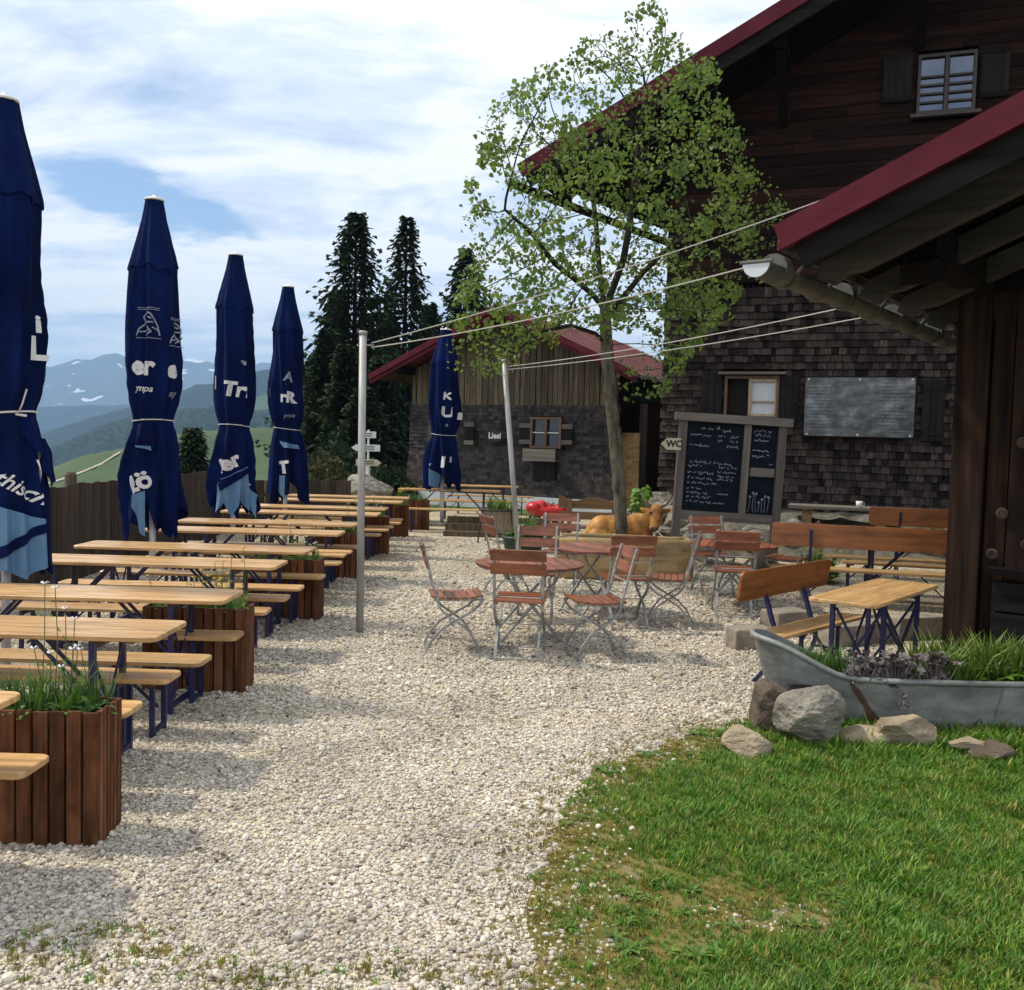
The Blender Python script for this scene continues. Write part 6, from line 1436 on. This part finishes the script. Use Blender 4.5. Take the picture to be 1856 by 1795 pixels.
for k in range(9): q = rosette(500 + k, 6, .12, .24, .035, 1.0); mbw.add(q.v, q.f, Matrix.Translation((rr.uniform(-.2, .2), rr.uniform(-.12, .12), 0)))
mbw.build('leaves', M['brightfol'], wd_)
def rock(label, c, d, seed, m, rz=0, cuts=9, rx=0):
    r = random.Random(seed); bm = bmesh.new(); bmesh.ops.create_icosphere(bm, subdivisions=5, radius=1)
    q = [Vector((r.gauss(0, 1), r.gauss(0, 1), r.gauss(0, .8))).normalized() for _ in range(cuts)]; h = [r.uniform(.58, .86) for _ in q]
    for v in bm.verts:
        p = v.co.copy()
        for n, k in zip(q, h):
            e = p.dot(n)
            if e > k: p -= n * (e - k) * .93
        f_ = 1 + .055 * fbm(p.x * 2.4 + seed, p.y * 2.4, p.z * 3.5, 5) + .025 * fbm(p.x * 9, p.y * 9, p.z * 16 + seed, 4); v.co = Vector((p.x * d[0], p.y * d[1], p.z * d[2])) * f_
    me_ = bpy.data.meshes.new('rock'); bm.to_mesh(me_); bm.free(); me_.materials.append(M[m])
    o = obj('rock', me_); o.location = (c[0], c[1], c[2] - .025); o.rotation_euler = (rx, 0, rz); return tag(o, label, 'rock', 'boulders around the bathtub')
def RK(px, py, Y): p = D(px, py, Y); return (p.x, Y, p.z)
rock('large grey boulder with yellow flecks in front of the bathtub', RK(1470, 1293, 5.95), (.235, .20, .225), 3, 'rock', .2, 11)
rock('dark brown slanting boulder left of the large grey one', RK(1392, 1276, 6.2), (.11, .16, .215), 8, 'rockdark', .5, 8, .2)
rock('ochre boulder lowest at the left on the lawn edge', RK(1352, 1346, 5.75), (.165, .15, .135), 5, 'rockwarm', .3, 8)
rock('tilted ochre boulder before the middle of the bathtub', RK(1636, 1316, 5.9), (.20, .11, .115), 14, 'rockwarm', -.35, 8, .2)
rock('low flat ochre boulder partly sunk in the grass', RK(1568, 1330, 5.95), (.17, .12, .075), 17, 'rockwarm', .1, 8)
rock('dark clod of earth and bark at the lower right of the bathtub', RK(1800, 1352, 5.75), (.17, .11, .055), 21, 'rockdark', .3, 8)
rock('pale flat stone half hidden at the lower right of the bathtub', RK(1758, 1340, 5.8), (.13, .08, .035), 23, 'rockwarm', .1, 7)
rock('small flat stone lying bare in the lawn', RK(1560, 1697, 3.85), (.07, .045, .016), 25, 'rockwarm', .2, 7)
# stones of the bank at the house corner
rr = random.Random(31)
for k in range(22):
    px, py = (rr.uniform(1188, 1262), rr.uniform(905, 990)) if k < 12 else (rr.uniform(1255, 1440), rr.uniform(945, 985)); Y = 16.6 - (py - 905) * .022; sz_ = rr.uniform(.14, .26)
    o = rock('yellow-flecked grey fieldstone in the bank under the house corner', RK(px, py, Y), (sz_ * 1.2, sz_, sz_ * .8), 40 + k, 'rock', rr.uniform(0, 3), 7); o['group'] = 'fieldstones of the bank'; o.name = 'fieldstone'
M['bankmat'] = mat('stony_bank', (0.055, 0.055, 0.035), (0.17, 0.155, 0.125), 0.95, (6, 6, 6), 8, 0.7, (30, 30, 30), coords='World', bdist=.02)
bkm = MB(); NB, MBk = 45, 24
for i in range(NB):
    for j in range(MBk):
        x = 1.6 + i * .17; y = 16.3 - (x - 1.6) * .16 + j * .13; bkm.v.append((x, y, .66 * ss(0, 1.3, j * .13 + .25 * fbm(x * 1.5, y * 1.5)) * ss(1.5, 2.4, x) + .10 * fbm(x * 3, y * 3, 4) * ss(0, .6, j * .13) - .02))
bkm.f = [(j + i * MBk, j + 1 + i * MBk, j + 1 + (i + 1) * MBk, j + (i + 1) * MBk) for i in range(NB - 1) for j in range(MBk - 1)]
tag(bkm.build('bank', M['bankmat'], smooth=True), 'low earth bank along the foot of the farmhouse', 'bank', kind='structure')
rock('mossy boulder between the fence end and the barn', RK(662, 885, 21.5), (.62, .5, .36), 61, 'rock', 0, 8)['group'] = 'boulders by the fence'

# ================================================================== TREES
def space_colonize(start, trunk, attr, step=.16, kill=.30, reach=1.6, iters=140):
    nodes = [Vector(p) for p in trunk]; par = list(EXP); A = np.array(attr); alive = np.ones(len(A), bool)
    N_ = np.array([tuple(n) for n in nodes]); best = np.full(len(A), 1e9); who = np.zeros(len(A), int)
    def upd(a, b):
        for i in range(a, b):
            d = np.linalg.norm(A - N_[i], axis=1); m_ = d < best; best[m_] = d[m_]; who[m_] = i
    upd(0, len(nodes)); seen = set()
    for _ in range(iters):
        act = alive & (best < reach)
        if not act.any(): break
        new = []
        for i in np.unique(who[act]):
            sel = act & (who == i); d = (A[sel] - N_[i]); d = (d / np.linalg.norm(d, axis=1, keepdims=True)).sum(0) + rng.normal(0, .25, 3); l = np.linalg.norm(d)
            if l < 1e-6: continue
            d = d / l; p = N_[i] + d * step; key = tuple(np.round(p, 2))
            if key in seen: continue
            seen.add(key); new.append((p, i))
        if not new: break
        a = len(nodes)
        for p, i in new: nodes.append(Vector(p)); par.append(int(i))
        N_ = np.vstack([N_, np.array([p for p, _ in new])]); upd(a, len(nodes)); alive &= best > kill
    return nodes, par
YT = 13.9
CR = [(1100, 590), (1000, 610), (900, 700), (838, 690), (802, 640), (815, 560), (850, 440), (838, 330), (880, 190), (955, 130), (1010, 92), (1078, 60), (1150, 6), (1232, 28), (1245, 100), (1296, 96), (1310, 170), (1345, 240), (1405, 330), (1430, 370), (1402, 440), (1392, 500), (1330, 560), (1262, 640), (1225, 690), (1190, 740), (1180, 600)]
def in_poly(x, y, poly):
    c = False
    for (x1, y1), (x2, y2) in zip(poly, poly[1:] + poly[:1]):
        if (y1 > y) != (y2 > y) and x < (x2 - x1) * (y - y1) / (y2 - y1) + x1: c = not c
    return c
at = []; r_ = random.Random(17)
while len(at) < 5200:
    px, py = r_.uniform(795, 1435), r_.uniform(0, 750)
    if not in_poly(px, py, CR): continue
    k = max(0, 1 - ((px - 1110) / 330) ** 2) * max(.05, 1 - ((py - 400) / 430) ** 2); dy = r_.uniform(-1, 1) * 2.1 * math.sqrt(k)
    if fbm(px * .014, py * .014, dy * .6, 3) < -.16: continue
    at.append(tuple(D(px, py, YT + dy)))
trk = [(1131, 1036), (1129, 1000), (1126, 950), (1123, 900), (1119, 850), (1115, 800), (1110, 750), (1105, 700), (1101, 650), (1098, 600), (1096, 560)]
base = D(*trk[0], YT)
trunkp = [D(px, py, YT) for px, py in trk]
tp_ = []
for a, b_ in zip(trunkp, trunkp[1:]): tp_ += [a, (a + b_) / 2]
tp_.append(trunkp[-1]); fork = tp_[-1]
extra = []
def limb(root, px_list, dys):
    c = [D(px, py, YT + dy) for (px, py), dy in zip(px_list, dys)]; out = []; a = tp_[root]
    for q in c:
        n_ = max(1, int((q - a).length / .16))
        for k in range(1, n_ + 1): out.append(a + (q - a) * k / n_)
        a = q
    return root, out
limbs = [limb(len(tp_) - 1, [(1075, 535), (1040, 505), (1005, 478), (965, 425), (915, 380)], [0, -.1, -.2, -.3, -.4]), limb(len(tp_) - 1, [(1090, 520), (1084, 460), (1080, 400), (1072, 330)], [0, .2, .3, .4]),
         limb(len(tp_) - 1, [(1112, 520), (1130, 470), (1141, 410), (1150, 330), (1160, 240)], [0, -.1, 0, .1, .2]), limb(len(tp_) - 2, [(1125, 545), (1165, 495), (1205, 455), (1270, 410)], [.1, .3, .4, .6]),
         limb(len(tp_) - 4, [(1080, 605), (1035, 590), (985, 600), (930, 640)], [-.1, -.3, -.5, -.6])]
EXN, EXP = list(tp_), [-1] + list(range(len(tp_) - 1))
for r0__, pts__ in limbs:
    pi_ = r0__
    for q in pts__: EXN.append(q); EXP.append(pi_); pi_ = len(EXN) - 1
nodes, par = space_colonize(base, EXN, at, .14, .235, 2.2, 150)
nn = len(nodes); kids = [[] for _ in range(nn)]
for i, p in enumerate(par):
    if p >= 0: kids[p].append(i)
wgt = [0.0] * nn
for i in range(nn - 1, -1, -1): wgt[i] = (sum(wgt[k] ** 2.05 for k in kids[i]) ** (1 / 2.05)) if kids[i] else .0038
rad = [min(w_, .112) for w_ in wgt]; print('trunk', max(wgt))
def chains():
    st = [(0, None)]
    while st:
        i, p = st.pop(); ch = ([p] if p is not None else []) + [i]; cur = i
        while kids[cur]:
            ks = sorted(kids[cur], key=lambda k: -wgt[k])
            for k in ks[1:]: st.append((k, cur))
            cur = ks[0]; ch.append(cur)
        yield ch
maple = thing('maple_tree', 'young maple with fresh yellow-green leaves standing before the farmhouse', 'tree', (base.x, base.y, 0), 0)
ob = Vector((base.x, base.y, 0)); big_, small_, limb_ = MB(), MB(), MB()
def cut_chains():
    for ch in chains():
        if ch[0] == 0: yield ch[:len(tp_) + 1]; yield ch[len(tp_):]
        else: yield ch
for ch in cut_chains():
    if len(ch) < 2: continue
    pts_ = [nodes[i] - ob for i in ch]; rs = [rad[i] for i in ch]
    if len(ch) > 1 and ch[0] != 0: rs[0] = min(rs[0], rs[1] * 1.15)
    (big_ if ch[0] == 0 else (limb_ if max(rs) > .022 else small_)).tube(pts_, rs, 10 if max(rs) > .06 else (6 if max(rs) > .02 else 3), False)
big_.build('trunk', M['bark'], maple, smooth=True); lo_ = limb_.build('limbs', M['twig'], maple, smooth=True); lo_['kind'] = 'stuff'; lo_ = small_.build('twigs', M['twig'], maple, smooth=True); lo_['kind'] = 'stuff'  # limbs painted near-black: their silhouette against the sky is in the colour
lv = MB(); rl = random.Random(23)
def maple_leaf(mb, c, n, up, s):
    n = n.normalized(); t = up.cross(n); t = t.normalized() if t.length > 1e-4 else n.orthogonal().normalized(); q = n.cross(t)
    P_ = [(0, 0, 0), (-.50, .30, .10), (-.30, .80, .03), (0, 1.1, .0), (.30, .80, .03), (.50, .30, .10)]
    mb.add([c + (t * x + q * y + n * z) * s for x, y, z in P_], [(0, 2, 1), (0, 3, 2), (0, 4, 3), (0, 5, 4)])
tips = [i for i in range(nn) if rad[i] < .0095 and i > len(EXN)]
for i in tips:
    pn_ = nodes[i]
    if fbm(pn_.x * 1.6, pn_.y * 1.6, pn_.z * 1.6 + 3, 3) < -.22 + (.12 if kids[i] else -.25): continue
    m_ = 5 if kids[i] else 13
    big_leaf = 1.0 + .55 * fbm(pn_.x * .9, pn_.y * .9, pn_.z * .9 + 8, 2)
    for _ in range(m_):
        c = nodes[i] - ob + Vector((rl.gauss(0, .055), rl.gauss(0, .055), rl.gauss(0, .05))); n = Vector((rl.gauss(0, 1), rl.gauss(0, 1), rl.gauss(.3, .9)))
        maple_leaf(lv, c, n, Vector((rl.gauss(0, 1), rl.gauss(0, 1), rl.gauss(-.4, 1))), rl.uniform(.032, .074) * big_leaf)
cr_ = lv.build('crown', M['leaf'], maple); cr_['kind'] = 'stuff'
print('maple', nn, len(tips), len(lv.f))
def spruce(label, px, top, Y, base_z, wpx, seed, group='spruces beyond the terrace', low=.05, dens=1.0):
    r = random.Random(seed); tp = D(px, top, Y); H = tp.z - base_z; Lm = 1.62 * wpx / F_ * Y
    t = thing('spruce_tree', label, 'tree', (tp.x, Y, base_z), r.uniform(0, 6), group)
    b = MB(); b.tube([(0, 0, -.3), (0, 0, H * .5), (0, 0, H * .97)], [H * .016, H * .010, .02], 7); b.build('trunk', M['barkdark'], t)
    nd = MB(); br = MB(); h = H * low
    while h < H * .985:
        f = 1 - h / H; L = Lm * (f ** .95) * r.uniform(.66, 1.15) + .14; nb = max(5, int((7 + 2.5 * f) * dens)); a0 = r.uniform(0, 6.28)
        for k in range(nb):
            a = a0 + 6.28 * k / nb + r.uniform(-.35, .35); Lb = L * r.uniform(.6, 1.12); dx, dy = math.cos(a), math.sin(a); px_, py_ = -dy, dx; n = max(3, int(Lb / .26)); dr0 = r.uniform(.10, .46) * (.4 + f)
            pts_ = []
            for i in range(n + 1):
                u = i / n; pts_.append(Vector((dx * Lb * u, dy * Lb * u, h + Lb * (.22 * (1 - f) * u - dr0 * u + .26 * u * u * u))))
            br.tube([pts_[0], pts_[n // 2], pts_[-1]], [.022, .014, .004], 3, False)
            for i in range(1, n + 1):
                p = pts_[i]; u = i / n
                for q in range(5):
                    sgn = (-1, 1, -.45, .45, .1)[q]; ln = (.22 + .40 * math.sin(PI * min(1, u * 1.05 + .05))) * r.uniform(.6, 1.2) * (.55 + .45 * min(1, Lb))
                    e = p + Vector((px_ * sgn * ln + dx * ln * r.uniform(.1, .6), py_ * sgn * ln + dy * ln * r.uniform(.1, .6), -ln * r.uniform(.15, .75))); wv = Vector((dx, dy, r.uniform(-.2, .3))) * (.055 + .05 * r.random())
                    nd.add([p - wv, p + wv, e + wv * .3, e - wv * .25], [(0, 1, 2, 3)])
        h += (.24 + .18 * f) * H / 14
    bo_ = br.build('branches', M['barkdark'], t); bo_['kind'] = 'stuff'; c = nd.build('crown', M['needle'], t); c['kind'] = 'stuff'; return t
gz = lambda x, y: ground_z(x, y)
spruce('tallest dark spruce, left of the pair behind the barn', 646, 376, 38, 0, 118, 1)
spruce('slender spruce with open top, right of the pair behind the barn', 738, 384, 41, 0, 92, 2, dens=.8)
spruce('spruce half hidden behind the left edge of the maple crown', 846, 442, 46, 0, 95, 3)
spruce('broad dark spruce at the left foot of the tall pair', 592, 590, 34, -.6, 58, 4)
spruce('dense young spruce closing the gap left of the barn', 690, 640, 36, -.3, 62, 5)
spruce('dark lower spruce between the fourth parasol and the tall pole', 628, 620, 33, -.3, 60, 6)
spruce('small lone spruce on the slope beyond the fence between two parasols', 350, 768, 30, -3.6, 44, 7, low=.1)
def bush(label, px, py, Y, w, h, seed, m='bush', n=900):
    r = random.Random(seed); p = D(px, py, Y); t = thing('bush', label, 'bush', (p.x, Y, gz(p.x, Y)), 0, 'bushes by the terrace edge'); zz = p.z - gz(p.x, Y); mb = MB(); st = MB()
    for k in range(9): a = k * .7; st.tube([(0, 0, 0), (w * .3 * math.cos(a), w * .3 * math.sin(a), zz * .6), (w * .6 * math.cos(a), w * .5 * math.sin(a), zz)], [.03, .02, .006], 4)
    for _ in range(n):
        a, e = r.uniform(0, 6.28), r.random() ** .5; c = Vector((w * e * math.cos(a), w * .7 * e * math.sin(a), zz * (.12 + .88 * (1 - e * e * .8) * r.random() ** .6)))
        maple_leaf(mb, c, Vector((r.gauss(0, 1), r.gauss(0, 1), r.gauss(.3, 1))), Vector((r.gauss(0, 1), r.gauss(0, 1), 1)), r.uniform(.07, .14))
    s0 = st.build('stems', M['twig'], t); s0['kind'] = 'stuff'; c = mb.build('crown', M[m], t); c['kind'] = 'stuff'
def ball_bush(label, px, py, Y, zc, w, h, seed, m, n):
    r = random.Random(seed); p = D(px, py, Y); t = thing('leafy_plant', label, 'plant', (p.x, Y, zc), 0); mb = MB(); st = MB()
    for k in range(11): a = k * .9; st.tube([(0, 0, -zc), (w * .4 * math.cos(a), w * .4 * math.sin(a), h * .7)], [.012, .006], 4)
    for _ in range(n):
        d = Vector((r.gauss(0, 1), r.gauss(0, 1), r.gauss(.2, 1))).normalized() * (r.random() ** .4); mb_c = Vector((d.x * w, d.y * w * .8, h * .55 + d.z * h * .5 + .05 * math.sin(d.x * 9)))
        maple_leaf(mb, mb_c, Vector((d.x, d.y - .3, d.z + .8 + r.gauss(0, .5))), Vector((r.gauss(0, 1), r.gauss(0, 1), r.gauss(0, 1))), r.uniform(.045, .085))
    s0 = st.build('stems', M['foliage'], t); s0['kind'] = 'stuff'; c = mb.build('leaves', M[m], t); c['kind'] = 'stuff'
ball_bush('vivid green lovage bush between the tree trunk and the house corner', 1166, 890, 16.6, .55, .30, .52, 5, 'brightfol', 700)
bush('olive brown bush behind the end of the plank fence', 590, 822, 22, .75, 1, 1); bush('low olive bush beside the mossy boulder', 640, 862, 23.5, .6, 1, 2)
bush('dark bush at the foot of the spruces beside the signpost', 690, 845, 28, 1.2, 1, 3, 'needle', 1500)
spruce('dark filler spruce low behind the fourth parasol', 566, 650, 36, -.8, 52, 9)
spruce('dark filler spruce between the tall pair', 700, 560, 44, 0, 70, 10)
spruce('dark filler spruce behind the tall pole, low and broad', 660, 700, 31, -.2, 62, 11)
spruce('dark filler spruce at the left flank of the tall pair', 610, 520, 40, -.4, 58, 12)
spruce('dark filler spruce rising over the barn roof edge', 780, 545, 44, 0, 66, 13)
bush('dark undergrowth bush left of the signpost', 615, 800, 29, 1.5, 1, 4, 'needle', 1700)

# weathered wood and cloth hardly shine  (DULL)
for k in ('log', 'beam', 'beamv', 'shingle', 'barnshingle', 'greybarge', 'shutter', 'navy', 'fence', 'planter', 'planterframe', 'batten', 'slate', 'shinglemass', 'barnmass', 'needle', 'barkdark', 'bark', 'twig', 'greywood', 'greywoodv', 'bush', 'lawnsoil', 'gravel', 'pebble', 'meadow', 'pasture', 'forest_far', 'forest_mid', 'forest_near', 'snowpeak'):
    M[k].node_tree.nodes['Principled BSDF'].inputs['Specular IOR Level'].default_value = 0.12
